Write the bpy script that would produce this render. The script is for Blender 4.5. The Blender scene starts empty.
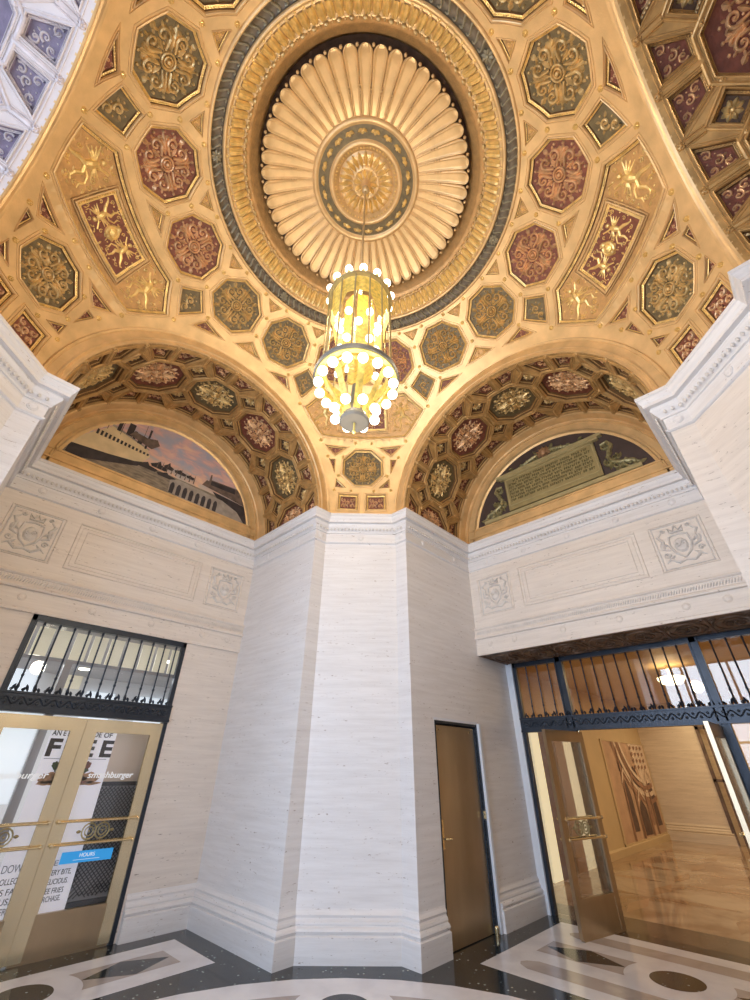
import bpy, math, random
from mathutils import Vector, Matrix
from mathutils.geometry import delaunay_2d_cdt
PI=math.pi; rad=math.radians; deg=math.degrees
S=bpy.context.scene; C=S.collection
random.seed(7)
# ------------------------------------------------------------------ plan of the lobby (metres)
W,SS,A,D=1.7232,0.2001,2.6691,1.67
B=W+SS; H=4.8187; DR=2.535; R0=math.hypot(A,B); XD=A+D; XR=A+DR
E_=0.065; P_=0.156
# ------------------------------------------------------------------ materials
def nodes(name):
    m=bpy.data.materials.new(name); m.use_nodes=True; nt=m.node_tree
    return m,nt,nt.nodes,nt.links,nt.nodes['Principled BSDF']
def mat(name,col,rough=.5,metal=0.,var=.0,scale=8,bump=0.,bscale=40,spec=None,emit=None,es=0,coat=0,stretch=None,col2=None):
    m,nt,N,L,b=nodes(name)
    b.inputs['Base Color'].default_value=(*col,1); b.inputs['Roughness'].default_value=rough; b.inputs['Metallic'].default_value=metal
    if spec is not None: b.inputs['Specular IOR Level'].default_value=spec
    if coat: b.inputs['Coat Weight'].default_value=coat; b.inputs['Coat Roughness'].default_value=.05
    if emit: b.inputs['Emission Color'].default_value=(*emit,1); b.inputs['Emission Strength'].default_value=es
    tc=N.new('ShaderNodeTexCoord'); mp=N.new('ShaderNodeMapping'); L.new(tc.outputs['Object'],mp.inputs['Vector'])
    if stretch: mp.inputs['Scale'].default_value=stretch
    if var or col2:
        n=N.new('ShaderNodeTexNoise'); n.inputs['Scale'].default_value=scale; n.inputs['Detail'].default_value=5; L.new(mp.outputs[0],n.inputs['Vector'])
        r=N.new('ShaderNodeValToRGB'); L.new(n.outputs['Fac'],r.inputs['Fac']); c2=col2 or tuple(max(0,c*(1-var)) for c in col)
        r.color_ramp.elements[0].position=.33; r.color_ramp.elements[0].color=(*c2,1); r.color_ramp.elements[1].position=.66; r.color_ramp.elements[1].color=(*col,1)
        L.new(r.outputs['Color'],b.inputs['Base Color'])
    if bump:
        n2=N.new('ShaderNodeTexNoise'); n2.inputs['Scale'].default_value=bscale; n2.inputs['Detail'].default_value=4; L.new(mp.outputs[0],n2.inputs['Vector'])
        bp=N.new('ShaderNodeBump'); bp.inputs['Strength'].default_value=bump; bp.inputs['Distance'].default_value=.02; L.new(n2.outputs['Fac'],bp.inputs['Height']); L.new(bp.outputs[0],b.inputs['Normal'])
    return m
def travertine(name,c1,c2,pit):
    m,nt,N,L,b=nodes(name); b.inputs['Roughness'].default_value=.42
    g=N.new('ShaderNodeNewGeometry'); mp=N.new('ShaderNodeMapping'); L.new(g.outputs['Position'],mp.inputs['Vector']); mp.inputs['Scale'].default_value=(1,1,14)
    n=N.new('ShaderNodeTexNoise'); n.inputs['Scale'].default_value=1.6; n.inputs['Detail'].default_value=9; n.inputs['Roughness'].default_value=.65; L.new(mp.outputs[0],n.inputs['Vector'])
    r=N.new('ShaderNodeValToRGB'); e=r.color_ramp.elements; e[0].position=.3; e[0].color=(*c2,1); e[1].position=.62; e[1].color=(*c1,1); L.new(n.outputs['Fac'],r.inputs['Fac'])
    mp2=N.new('ShaderNodeMapping'); mp2.inputs['Scale'].default_value=(1,1,5); L.new(g.outputs['Position'],mp2.inputs['Vector'])
    v=N.new('ShaderNodeTexNoise'); v.inputs['Scale'].default_value=17; v.inputs['Detail'].default_value=3; v.inputs['Roughness'].default_value=.7; L.new(mp2.outputs[0],v.inputs['Vector'])
    v2=N.new('ShaderNodeTexNoise'); v2.inputs['Scale'].default_value=2.2; L.new(mp.outputs[0],v2.inputs['Vector'])
    mul=N.new('ShaderNodeMath'); mul.operation='MULTIPLY_ADD'; mul.inputs[1].default_value=.35; L.new(v2.outputs['Fac'],mul.inputs[0]); L.new(v.outputs['Fac'],mul.inputs[2])
    pr=N.new('ShaderNodeValToRGB'); p=pr.color_ramp.elements; p[0].position=.845; p[0].color=(0,0,0,1); p[1].position=.90; p[1].color=(1,1,1,1); L.new(mul.outputs[0],pr.inputs['Fac'])
    mx=N.new('ShaderNodeMix'); mx.data_type='RGBA'; L.new(pr.outputs['Color'],mx.inputs[0]); L.new(r.outputs['Color'],mx.inputs[6]); mx.inputs[7].default_value=(*pit,1)
    L.new(mx.outputs[2],b.inputs['Base Color'])
    bp=N.new('ShaderNodeBump'); bp.invert=True; bp.inputs['Strength'].default_value=.5; bp.inputs['Distance'].default_value=.004; L.new(pr.outputs['Color'],bp.inputs['Height']); L.new(bp.outputs[0],b.inputs['Normal'])
    return m
M={}
M['trav']=travertine('travertine',(.80,.78,.775),(.70,.675,.665),(.36,.29,.25))
M['travw']=travertine('travertine_warm',(.79,.72,.65),(.69,.62,.555),(.30,.24,.20))
M['carve']=mat('carved_stone',(.74,.70,.66),.5,0,.18,12,.3,60)
M['gold']=mat('gilded_plaster',(.82,.56,.27),.38,.35,.22,5,.10,70)
M['goldhi']=mat('gold_relief',(1,.72,.28),.30,.5,.3,14,.15,60)
M['golddk']=mat('antique_gold_relief',(.90,.64,.28),.33,.45,.45,14,.15,60)
M['goldred']=mat('red_gold_relief',(.92,.58,.31),.34,.4,.4,14,.15,60)
M['red']=mat('maroon_ground',(.24,.075,.045),.5,.1,.35,18,.3,50)
M['olive']=mat('olive_ground',(.19,.14,.065),.5,.1,.35,18,.3,50)
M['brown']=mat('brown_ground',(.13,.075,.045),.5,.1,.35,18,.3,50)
M['goldfl']=mat('gold_ground',(.62,.36,.14),.45,.3,.25,14,.3,40)
M['groove_shade']=mat('groove_shade_line',(.20,.105,.04),.5,.1,.3,20)  # dark tone painting occlusion shade into the coffer grooves
M['channel']=mat('braid_channel',(.17,.13,.085),.5,.1,.3,20)
M['braid']=mat('verdigris_braid',(.40,.36,.25),.45,.3,.35,20,.2,60)
M['barrel']=mat('arch_gilding',(.66,.41,.16),.36,.4,.35,8,.12,60)
M['pale']=mat('daylit_arch_gilding',(.74,.67,.66),.45,0,.08,5,.05,60)  # arch gilding with strong window daylight washed into its colour
M['paleg']=mat('daylit_maroon_ground',(.30,.24,.33),.5,0,.3,14,.2,50)  # maroon ground with bluish daylight put into the colour
M['palerel']=mat('daylit_relief',(.80,.72,.72),.4,.1,.2,14)  # gilt relief paled in its colour by the same daylight
M['black']=mat('blackened_bronze',(.038,.048,.066),.34,.5,.2,9,.15,50)
M['brass']=mat('satin_brass',(.86,.74,.50),.27,.8,.15,3,.03,30,stretch=(1,1,.2))
M['bronze']=mat('bronze_plate',(.52,.40,.26),.31,.8,.2,2.5,.03,30,stretch=(1,1,.4))
M['dkbronze']=mat('dark_bronze_soffit',(.20,.125,.08),.45,.4,.5,5,.3,30)
M['dooredge']=mat('polished_brass',(.85,.70,.42),.22,.9)
M['darktile']=None
M['white']=mat('white_paint',(.85,.85,.86),.6,0,.04,3)
M['poster']=mat('poster_white',(.78,.78,.82),.5,0,.03,3,emit=(.85,.85,1),es=.28)  # emission added to brighten the sheet, which stands in shade
M['ink']=mat('black_ink',(.02,.02,.025),.5,0,.01,3)
M['greyink']=mat('grey_ink',(.25,.27,.30),.5,0,.01,3)
M['decal']=mat('white_decal',(.9,.93,.95),.4,0,.01,3,emit=(.9,.95,1),es=.25)
M['blue']=mat('blue_sticker',(.04,.38,.85),.4,0,.03,3,emit=(.04,.4,.9),es=.25)
M['beige']=mat('beige_partition',(.66,.56,.48),.6,0,.05,3)
M['grey']=mat('grey_post',(.33,.33,.35),.5,0,.05,3)
M['ceilw']=mat('shop_ceiling',(.45,.43,.42),.8,0,.1,3)
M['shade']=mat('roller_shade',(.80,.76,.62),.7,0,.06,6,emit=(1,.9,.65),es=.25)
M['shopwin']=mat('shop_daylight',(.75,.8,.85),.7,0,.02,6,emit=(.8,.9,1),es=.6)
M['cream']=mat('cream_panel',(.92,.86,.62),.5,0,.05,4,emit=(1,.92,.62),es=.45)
M['mauve']=mat('mauve_curtain',(.23,.15,.13),.7,0,.2,4)
M['burger']=mat('bread_tone',(.62,.36,.2),.6,0,.5,30)
M['green']=mat('lettuce_tone',(.10,.16,.06),.6,0,.5,30)
M['meat']=mat('meat_tone',(.30,.12,.09),.6,0,.5,30)
M['bulb']=mat('lit_globe',(1,.97,.9),.3,0,emit=(1,.95,.80),es=3.2)
M['socket']=mat('lamp_socket_brass',(.85,.68,.25),.35,.6,emit=(1,.75,.25),es=.15)
M['cagegold']=mat('fixture_gold',(.95,.76,.24),.35,.4,.2,10,emit=(1,.70,.14),es=.18)
M['cagebar']=mat('fixture_bar',(.50,.42,.22),.4,.6,.2,10)
M['filigree']=mat('lit_filigree',(.80,.55,.13),.4,.2,.6,26,emit=(1,.72,.14),es=.26,bump=.4,bscale=40)
M['disk']=mat('finial_disk',(.17,.16,.14),.5,.1,.1,8)
M['rod']=mat('suspension_rod',(.62,.50,.30),.4,.6)
M['plaque']=mat('olive_bronze_plaque',(.38,.31,.14),.45,.15,.2,7,.1,50)
M['plaqlt']=mat('plaque_moulding',(.48,.40,.20),.42,.15,.2,9)
M['plaqdk']=mat('raised_letters',(.12,.10,.035),.5,.1)
M['lunbg']=mat('lunette_ground',(.075,.05,.045),.55,0,.3,6)
M['rocco']=mat('scroll_bronze',(.40,.35,.17),.42,.3,.45,22)
M['rosy']=mat('copper_crest',(.50,.29,.15),.42,.3,.4,20)
M['hallst']=travertine('hall_stone',(.74,.60,.42),(.60,.47,.31),(.38,.28,.18))
M['goldwall']=mat('gold_wall',(.62,.45,.24),.5,.1,.08,2)
M['picA']=mat('mural_tan',(.58,.36,.22),.6,0,.25,3)
M['picB']=mat('mural_dark',(.13,.075,.055),.6,0,.4,8)
M['picC']=mat('mural_light',(.80,.60,.42),.6,0,.25,6)
M['picD']=mat('mural_brown',(.38,.20,.12),.6,0,.3,6)
M['strip']=mat('pale_stone_reveal',(.74,.77,.82),.35,0,.05,5)
def glass(name,mixf,tint=(1,1,1)):
    m,nt,N,L,b=nodes(name); N.remove(b); o=[n for n in N if n.type=='OUTPUT_MATERIAL'][0]
    t=N.new('ShaderNodeBsdfTransparent'); t.inputs[0].default_value=(*tint,1); g=N.new('ShaderNodeBsdfGlossy'); g.inputs['Roughness'].default_value=.02
    f=N.new('ShaderNodeFresnel'); f.inputs['IOR'].default_value=1.5; a=N.new('ShaderNodeMath'); a.operation='MULTIPLY_ADD'; a.inputs[1].default_value=.55; a.inputs[2].default_value=mixf; L.new(f.outputs[0],a.inputs[0])
    mx=N.new('ShaderNodeMixShader'); L.new(a.outputs[0],mx.inputs[0]); L.new(t.outputs[0],mx.inputs[1]); L.new(g.outputs[0],mx.inputs[2]); L.new(mx.outputs[0],o.inputs[0])
    return m
M['glass']=glass('clear_glass',.02); M['glassr']=glass('reflective_glass',.05,(.95,.88,.76))
def stone(name,c1,c2,speck=None,rough=.14,sc=3):
    m,nt,N,L,b=nodes(name); b.inputs['Roughness'].default_value=rough
    g=N.new('ShaderNodeNewGeometry'); n=N.new('ShaderNodeTexNoise'); n.inputs['Scale'].default_value=sc; n.inputs['Detail'].default_value=8; n.inputs['Distortion'].default_value=.8; L.new(g.outputs['Position'],n.inputs['Vector'])
    r=N.new('ShaderNodeValToRGB'); e=r.color_ramp.elements; e[0].position=.38; e[0].color=(*c2,1); e[1].position=.62; e[1].color=(*c1,1); L.new(n.outputs['Fac'],r.inputs['Fac']); out=r.outputs['Color']
    if speck:
        v=N.new('ShaderNodeTexVoronoi'); v.inputs['Scale'].default_value=13; L.new(g.outputs['Position'],v.inputs['Vector'])
        pr=N.new('ShaderNodeValToRGB'); p=pr.color_ramp.elements; p[0].position=.09; p[0].color=(1,1,1,1); p[1].position=.15; p[1].color=(0,0,0,1); L.new(v.outputs['Distance'],pr.inputs['Fac'])
        mx=N.new('ShaderNodeMix'); mx.data_type='RGBA'; L.new(pr.outputs['Color'],mx.inputs[0]); L.new(out,mx.inputs[6]); mx.inputs[7].default_value=(*speck,1); out=mx.outputs[2]
    b.inputs['Specular IOR Level'].default_value=.3 if speck else .5; L.new(out,b.inputs['Base Color']); return m
M['fblack']=stone('black_terrazzo',(.030,.036,.040),(.016,.02,.023),(.42,.46,.42),.12)
M['fwhite']=stone('white_marble',(.82,.81,.84),(.72,.71,.75),None,.16)
M['ftaupe']=stone('taupe_marble',(.50,.44,.41),(.40,.35,.33),None,.16)
M['fhall']=stone('warm_marble',(.50,.37,.25),(.30,.18,.10),None,.07,1.1)
M['fhall2']=stone('warm_marble_dark',(.46,.29,.17),(.30,.17,.09),None,.07,1.6)
M['fthr']=stone('brown_threshold',(.16,.115,.08),(.09,.065,.045),(.2,.16,.12),.15)
# ------------------------------------------------------------------ mesh builder
class MB:
    def __init__(s): s.v=[]; s.f=[]; s.m=[]
    def add(s,vs,fs,mi=0):
        o=len(s.v); s.v.extend([tuple(p) for p in vs]); s.f.extend([tuple(i+o for i in f) for f in fs]); s.m.extend([mi]*len(fs))
    def box(s,x0,x1,y0,y1,z0,z1,mi=0):
        s.add([(x,y,z) for z in (z0,z1) for y in (y0,y1) for x in (x0,x1)],[(0,2,3,1),(4,5,7,6),(0,1,5,4),(2,6,7,3),(0,4,6,2),(1,3,7,5)],mi)
    def cyl(s,p,q,r,n=8,mi=0,r2=None,caps=True):
        p=Vector(p); q=Vector(q); d=(q-p).normalized(); u=d.orthogonal().normalized(); w=d.cross(u); r2=r if r2 is None else r2
        vs=[p+(u*math.cos(t)+w*math.sin(t))*r for t in [2*PI*i/n for i in range(n)]]+[q+(u*math.cos(t)+w*math.sin(t))*r2 for t in [2*PI*i/n for i in range(n)]]
        fs=[(i,(i+1)%n,n+(i+1)%n,n+i) for i in range(n)]
        if caps: fs+=[tuple(range(n))[::-1],tuple(range(n,2*n))]
        s.add(vs,fs,mi)
    def tube3(s,path,r,n=6,mi=0,closed=False):
        P=[Vector(p) for p in path]; K=len(P); rr=r if isinstance(r,(list,tuple)) else [r]*K; vs=[]
        for i,p in enumerate(P):
            a=P[(i-1)%K] if closed or i>0 else p; b=P[(i+1)%K] if closed or i<K-1 else p
            d=(b-a).normalized(); up=Vector((0,0,1)) if abs(d.z)<.9 else Vector((1,0,0)); u=d.cross(up).normalized(); w=u.cross(d)
            vs+=[p+(u*math.cos(t)+w*math.sin(t))*rr[i] for t in [2*PI*k/n for k in range(n)]]
        fs=[(i*n+k,i*n+(k+1)%n,((i+1)%K)*n+(k+1)%n,((i+1)%K)*n+k) for i in range(K if closed else K-1) for k in range(n)]
        s.add(vs,fs,mi)
    def sph(s,c,r,n=8,mi=0,sc=(1,1,1)):
        vs=[(c[0],c[1],c[2]+r*sc[2])]; m=max(3,n//2)
        for j in range(1,m):
            t=PI*j/m
            vs+=[(c[0]+r*sc[0]*math.sin(t)*math.cos(2*PI*i/n),c[1]+r*sc[1]*math.sin(t)*math.sin(2*PI*i/n),c[2]+r*sc[2]*math.cos(t)) for i in range(n)]
        vs.append((c[0],c[1],c[2]-r*sc[2])); fs=[(0,1+i,1+(i+1)%n) for i in range(n)]
        for j in range(m-2): fs+=[(1+j*n+i,1+(j+1)*n+i,1+(j+1)*n+(i+1)%n,1+j*n+(i+1)%n) for i in range(n)]
        l=len(vs)-1; fs+=[(l,1+(m-2)*n+(i+1)%n,1+(m-2)*n+i) for i in range(n)]
        s.add(vs,fs,mi)
    def lathe(s,prof,n=64,mi=0,c=(0,0,0),a0=0,a1=2*PI):
        full=abs(a1-a0-2*PI)<1e-6; m=n if full else n+1; vs=[]
        for i in range(m):
            t=a0+(a1-a0)*i/n; vs+=[(c[0]+r*math.cos(t),c[1]+r*math.sin(t),c[2]+z) for r,z in prof]
        k=len(prof); fs=[(i*k+j,((i+1)%m)*k+j,((i+1)%m)*k+j+1,i*k+j+1) for i in range(n) for j in range(k-1)]
        s.add(vs,fs,mi)
    def arch(s,prof,n=72,mi=0,a0=0,a1=PI):   # half ring in x-z, profile (radius, y)
        vs=[]
        for i in range(n+1):
            t=a0+(a1-a0)*i/n; vs+=[(r*math.cos(t),y,r*math.sin(t)) for r,y in prof]
        k=len(prof); s.add(vs,[(i*k+j,(i+1)*k+j,(i+1)*k+j+1,i*k+j+1) for i in range(n) for j in range(k-1)],mi)
    # ---- relief helpers: local (u,v,h)
    def rtube(s,path,r,h0=0,hh=None,mi=0,closed=False,n=4):
        K=len(path); rr=r if isinstance(r,(list,tuple)) else [r]*K; vs=[]
        for i,p in enumerate(path):
            a=path[(i-1)%K] if closed or i>0 else p; b=path[(i+1)%K] if closed or i<K-1 else p
            dx,dy=b[0]-a[0],b[1]-a[1]; l=math.hypot(dx,dy) or 1; nx,ny=-dy/l,dx/l
            q=(hh or rr[i])*(1 if hh is None else rr[i]/max(rr))
            for k in range(n+1):
                t=PI*k/n; vs.append((p[0]+nx*rr[i]*math.cos(t),p[1]+ny*rr[i]*math.cos(t),h0+q*math.sin(t)))
        m=n+1; s.add(vs,[(i*m+k,((i+1)%K)*m+k,((i+1)%K)*m+k+1,i*m+k+1) for i in range(K if closed else K-1) for k in range(n)],mi)
    def bumpd(s,u,v,r,h,h0=0,n=7,mi=0,sx=1,sy=1,ang=0):
        vs=[]; ca,sa=math.cos(ang),math.sin(ang)
        for (q,z) in ((1,0),(.75,.7)):
            for i in range(n):
                t=2*PI*i/n; x,y=r*q*sx*math.cos(t),r*q*sy*math.sin(t); vs.append((u+x*ca-y*sa,v+x*sa+y*ca,h0+h*z))
        vs.append((u,v,h0+h)); fs=[(i,(i+1)%n,n+(i+1)%n,n+i) for i in range(n)]+[(n+i,n+(i+1)%n,2*n) for i in range(n)]
        s.add(vs,fs,mi)
    def leaf(s,u,v,ang,l,w,h,h0=0,mi=0):
        p=[(0,0),(.3,.8),(.6,1),(.85,.6),(1,0)]; vs=[]; ca,sa=math.cos(ang),math.sin(ang)
        for t,q in p:
            for k,z in ((-1,0),(0,1),(1,0)):
                x,y=t*l,k*w*.5*q; vs.append((u+x*ca-y*sa,v+x*sa+y*ca,h0+h*(z*(.35+.65*math.sin(PI*min(1,t*.9+.1))))))
        s.add(vs,[(i*3+k,(i+1)*3+k,(i+1)*3+k+1,i*3+k+1) for i in range(4) for k in range(2)],mi)
    def spiral(s,u,v,r0,ang,turns=1.4,th=.02,h0=0,hh=.02,dirn=1,n=18,mi=0,tail=None):
        path=[];rs=[]
        if tail: path.append(tail); rs.append(th*.6)
        for i in range(n+1):
            f=i/n; r=r0*(1-f)**.8+r0*.08; t=ang+dirn*turns*2*PI*f; path.append((u+r*math.cos(t),v+r*math.sin(t))); rs.append(th*(1-.55*f))
        s.rtube(path,rs,h0,hh,mi); s.bumpd(u,v,r0*.26,hh*1.25,h0,6,mi)
    def poly(s,pts,y=0,mi=0,ax='xz'):
        s.add([(p[0],y,p[1]) if ax=='xz' else (p[0],p[1],y) for p in pts],[tuple(range(len(pts)))],mi)
    def build(s,name,mats,parent=None,mp=None,smooth=False,kind=None,link=True):
        me=bpy.data.meshes.new(name); vs=[mp(*p) for p in s.v] if mp else s.v
        me.from_pydata([tuple(p) for p in vs],[],s.f); 
        for k in (mats if isinstance(mats,(list,tuple)) else [mats]): me.materials.append(M[k] if isinstance(k,str) else k)
        me.polygons.foreach_set('material_index',s.m)
        if smooth: me.polygons.foreach_set('use_smooth',[True]*len(me.polygons))
        me.validate(); me.update()
        o=bpy.data.objects.new(name,me); C.objects.link(o)
        if parent: o.parent=parent
        if kind: o['kind']=kind
        return o
def tag(o,label,cat,group=None,kind=None):
    o['label']=label; o['category']=cat
    if group: o['group']=group
    if kind: o['kind']=kind
    return o
def empty(name,loc=(0,0,0),rz=0,kind=None):
    o=bpy.data.objects.new(name,None); C.objects.link(o); o.location=loc; o.rotation_euler=(0,0,rz); o.empty_display_size=.2
    if kind: o['kind']=kind
    return o
def inst(src,parent=None,loc=None,rot=None):
    c=src.copy(); C.objects.link(c)
    if parent: c.parent=parent
    if loc is not None: c.location=loc
    if rot is not None: c.rotation_euler=rot
    for ch in list(src.children):
        d=ch.copy(); C.objects.link(d); d.parent=c
    return c
# ------------------------------------------------------------------ relief patterns (local u,v,h in metres)
def rel_octagon(R,h0=0,mi=0,spokes=4):
    mb=MB()
    for r,t in ((.20,.036),(.115,.030)):
        mb.rtube([(R*r*math.cos(a),R*r*math.sin(a)) for a in [2*PI*i/16 for i in range(16)]],R*t,h0,R*.10,mi,True)
    mb.bumpd(0,0,R*.075,R*.16,h0,8,mi)
    for k in range(4):
        a=PI/2*k+PI/8*0
        mb.leaf(R*.22*math.cos(a),R*.22*math.sin(a),a,R*.62,R*.19,R*.13,h0,mi)
        mb.bumpd(R*.86*math.cos(a),R*.86*math.sin(a),R*.05,R*.08,h0,6,mi)
        for sg in (-1,1):
            mb.leaf(R*.36*math.cos(a),R*.36*math.sin(a),a+sg*.85,R*.22,R*.12,R*.10,h0,mi)
            mb.leaf(R*.60*math.cos(a),R*.60*math.sin(a),a+sg*.7,R*.22,R*.11,R*.10,h0,mi)
            b=a+sg*PI/4*.60; cu,cv=R*.59*math.cos(b),R*.59*math.sin(b)
            mb.spiral(cu,cv,R*.17,b+PI+sg*.6,1.25,R*.052,h0,R*.13,sg,16,mi,(R*.26*math.cos(a+sg*.55),R*.26*math.sin(a+sg*.55)))
            for q in (-1.0,0,1.0): mb.leaf(cu+R*.13*math.cos(b+q),cv+R*.13*math.sin(b+q),b+q*1.1,R*.15,R*.08,R*.08,h0,mi)
            mb.bumpd(R*.88*math.cos(b-sg*.12),R*.88*math.sin(b-sg*.12),R*.05,R*.07,h0,5,mi)
        b=a+PI/4
        mb.leaf(R*.24*math.cos(b),R*.24*math.sin(b),b,R*.34,R*.13,R*.10,h0,mi)
        mb.leaf(R*.72*math.cos(b),R*.72*math.sin(b),b,R*.22,R*.17,R*.10,h0,mi)
        for q in (-.22,.22): mb.bumpd(R*.40*math.cos(b+q),R*.40*math.sin(b+q),R*.04,R*.06,h0,5,mi)
    return mb
def rel_scrolls(pts,h0=0,mi=0):
    """small arabesque filling an arbitrary convex polygon"""
    n=len(pts); cx=sum(p[0] for p in pts)/n; cy=sum(p[1] for p in pts)/n; mb=MB()
    rmin=1e9
    for i in range(n):
        a,b=pts[i],pts[(i+1)%n]; l=math.hypot(b[0]-a[0],b[1]-a[1]) or 1
        rmin=min(rmin,abs((b[0]-a[0])*(a[1]-cy)-(a[0]-cx)*(b[1]-a[1]))/l)
    mb.spiral(cx,cy,rmin*.46,0,1.2,rmin*.14,h0,rmin*.26,1,14,mi)
    for i in range(n):
        p=pts[i]; dx,dy=p[0]-cx,p[1]-cy; l=math.hypot(dx,dy); a=math.atan2(dy,dx)
        q=.58 if n<=4 else .62
        if l>rmin*1.5: mb.spiral(cx+dx*q,cy+dy*q,min(rmin*.5,l*.26),a,1.1,rmin*.13,h0,rmin*.26,1 if i%2 else -1,12,mi)
        mb.leaf(cx+dx*.3,cy+dy*.3,a,l*.34,rmin*.25,rmin*.2,h0,mi)
        m=pts[(i+1)%n]; ex,ey=(p[0]+m[0])/2-cx,(p[1]+m[1])/2-cy
        mb.bumpd(cx+ex*.72,cy+ey*.72,rmin*.1,rmin*.12,h0,5,mi)
    return mb
def rel_flower(R,h0=0,mi=0,n=8):
    mb=MB(); mb.bumpd(0,0,R*.25,R*.35,h0,8,mi)
    for k in range(n): a=2*PI*k/n; mb.leaf(R*.15*math.cos(a),R*.15*math.sin(a),a,R*.8,R*.5,R*.25,h0,mi)
    return mb
def rel_figure(R,h0=0,mi=0,flip=1):
    """winged putto among foliage, head towards -v"""
    mb=MB(); F=flip
    def T(pts,rs,hh=None): mb.rtube([(x*R*F,y*R) for x,y in pts],[r*R for r in rs],h0,(hh or max(rs))*R*1.0,mi)
    T([(0,.42),(.02,.30),(.0,.12),(-.04,-.04),(-.05,-.12)],[.05,.13,.155,.12,.10],.14)     # torso
    mb.bumpd(.02*R*F,.56*R,.115*R,.13*R,h0,9,mi)                                           # head
    T([(0,.34),(.2,.42),(.36,.58),(.42,.62)],[.06,.05,.04,.05])                             # raised arm
    T([(0,.32),(-.2,.22),(-.34,.30),(-.42,.28)],[.06,.05,.04,.05])                          # arm
    T([(-.02,-.08),(.16,-.28),(.10,-.50),(.14,-.70),(.24,-.74)],[.09,.09,.06,.045,.04])     # leg
    T([(-.06,-.08),(-.26,-.20),(-.42,-.40),(-.56,-.50),(-.62,-.44)],[.09,.09,.06,.04,.04])  # leg
    for k in range(4): T([(-.03,.26),(-.22,.42-.07*k),(-.44-.03*k,.62-.16*k)],[.03,.06,.015],.07)
    for k in range(3): T([(.06,.24),(.24,.20-.07*k),(.48,.22-.15*k)],[.03,.055,.015],.07)
    T([(.1,-.1),(.3,-.12),(.48,-.3),(.42,-.5),(.52,-.62)],[.03,.05,.04,.05,.02])            # drapery
    for x,y,a in ((.5,.0,0),(.62,-.2,1),(-.55,-.1,2),(-.35,-.62,3),(.35,-.62,4),(-.1,.78,1.4),(.55,.5,5),(-.6,.6,2.2)):
        mb.spiral(x*R*F,y*R,.09*R,a,1.2,.026*R,h0,.05*R,1,10,mi)
    rr=random.Random(5)
    for _ in range(26):
        x,y=rr.uniform(-.95,.95),rr.uniform(-.95,.95)
        if math.hypot(x,y)>.45: mb.leaf(x*R*F,y*R,rr.uniform(0,6.28),.2*R,.09*R,.05*R,h0,mi)
    for x,y in ((.68,.2),(-.7,.2),(.62,-.45),(-.72,-.25),(.25,.75),(-.35,.8),(.0,-.8),(.45,.85),(-.15,-.62)): mb.bumpd(x*R*F,y*R,.045*R,.05*R,h0,6,mi)
    return mb
# ------------------------------------------------------------------ coffers
def inset(pts,d):
    n=len(pts); out=[]
    for i in range(n):
        a,p,b=pts[i-1],pts[i],pts[(i+1)%n]
        def nrm(p,q):
            dx,dy=q[0]-p[0],q[1]-p[1]; l=math.hypot(dx,dy) or 1; return (-dy/l,dx/l)
        n1,n2=nrm(a,p),nrm(p,b); mx,my=n1[0]+n2[0],n1[1]+n2[1]; k=mx*mx+my*my
        if k<.05: k=.05
        s_=2*d/k; out.append((p[0]+mx*s_,p[1]+my*s_))
    return out
def ccw(pts):
    a=sum(pts[i-1][0]*pts[i][1]-pts[i][0]*pts[i-1][1] for i in range(len(pts)))
    return pts if a>0 else pts[::-1]
def subdiv(pts,step=.09):
    out=[]; n=len(pts)
    for i in range(n):
        a,b=pts[i],pts[(i+1)%n]; l=math.hypot(b[0]-a[0],b[1]-a[1]); k=max(1,int(math.ceil(l/step)))
        out+=[(a[0]+(b[0]-a[0])*j/k,a[1]+(b[1]-a[1])*j/k) for j in range(k)]
    return out
def coffer(corner,ins=.055,dep=.055,eggs=True,step=.09):
    """corner: ccw polygon in metres; materials 0 frame, 1 ground, 2 moulding"""
    mb=MB(); base=subdiv(corner,step); n=len(base)
    if eggs: mb.rtube(inset(base,-.020 if ins>.03 else -.014),.0065,0,.010,0,True,3)
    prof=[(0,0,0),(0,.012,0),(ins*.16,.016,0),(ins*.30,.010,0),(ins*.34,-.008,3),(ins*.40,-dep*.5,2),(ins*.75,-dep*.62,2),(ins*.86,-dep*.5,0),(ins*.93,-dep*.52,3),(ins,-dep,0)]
    rings=[[(x,y,h) for x,y in inset(base,d)] for d,h,_ in prof]
    for k in range(len(prof)-1):
        mb.add(rings[k]+rings[k+1],[(i,(i+1)%n,n+(i+1)%n,n+i) for i in range(n)],prof[k][2])
    fl=[(p[0],p[1]) for p in rings[-1]]; cx=sum(p[0] for p in fl)/n; cy=sum(p[1] for p in fl)/n
    lv=[[(cx+(p[0]-cx)*q,cy+(p[1]-cy)*q,-dep) for p in fl] for q in (1,.66,.33)]
    for k in range(2): mb.add(lv[k]+lv[k+1],[(i,(i+1)%n,n+(i+1)%n,n+i) for i in range(n)],1)
    mb.add(lv[2]+[(cx,cy,-dep)],[(i,(i+1)%n,n) for i in range(n)],1)
    if eggs:
        e=subdiv(inset(corner,ins*.57),max(.026,ins*.55))
        for i,p in enumerate(e):
            q=e[(i+1)%len(e)]; mb.bumpd((p[0]+q[0])/2,(p[1]+q[1])/2,ins*.17,.014,-dep*.57,5,2,1.3,.8,math.atan2(q[1]-p[1],q[0]-p[0]))
    return mb
def smap(thc,phc=0.):
    sc=math.sin(thc)
    def f(u,v,h):
        th=thc+u/R0; ph=phc+v/(R0*sc); r=R0-h
        return (r*math.sin(th)*math.cos(ph),r*math.sin(th)*math.sin(ph),r*math.cos(th))
    return f
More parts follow.
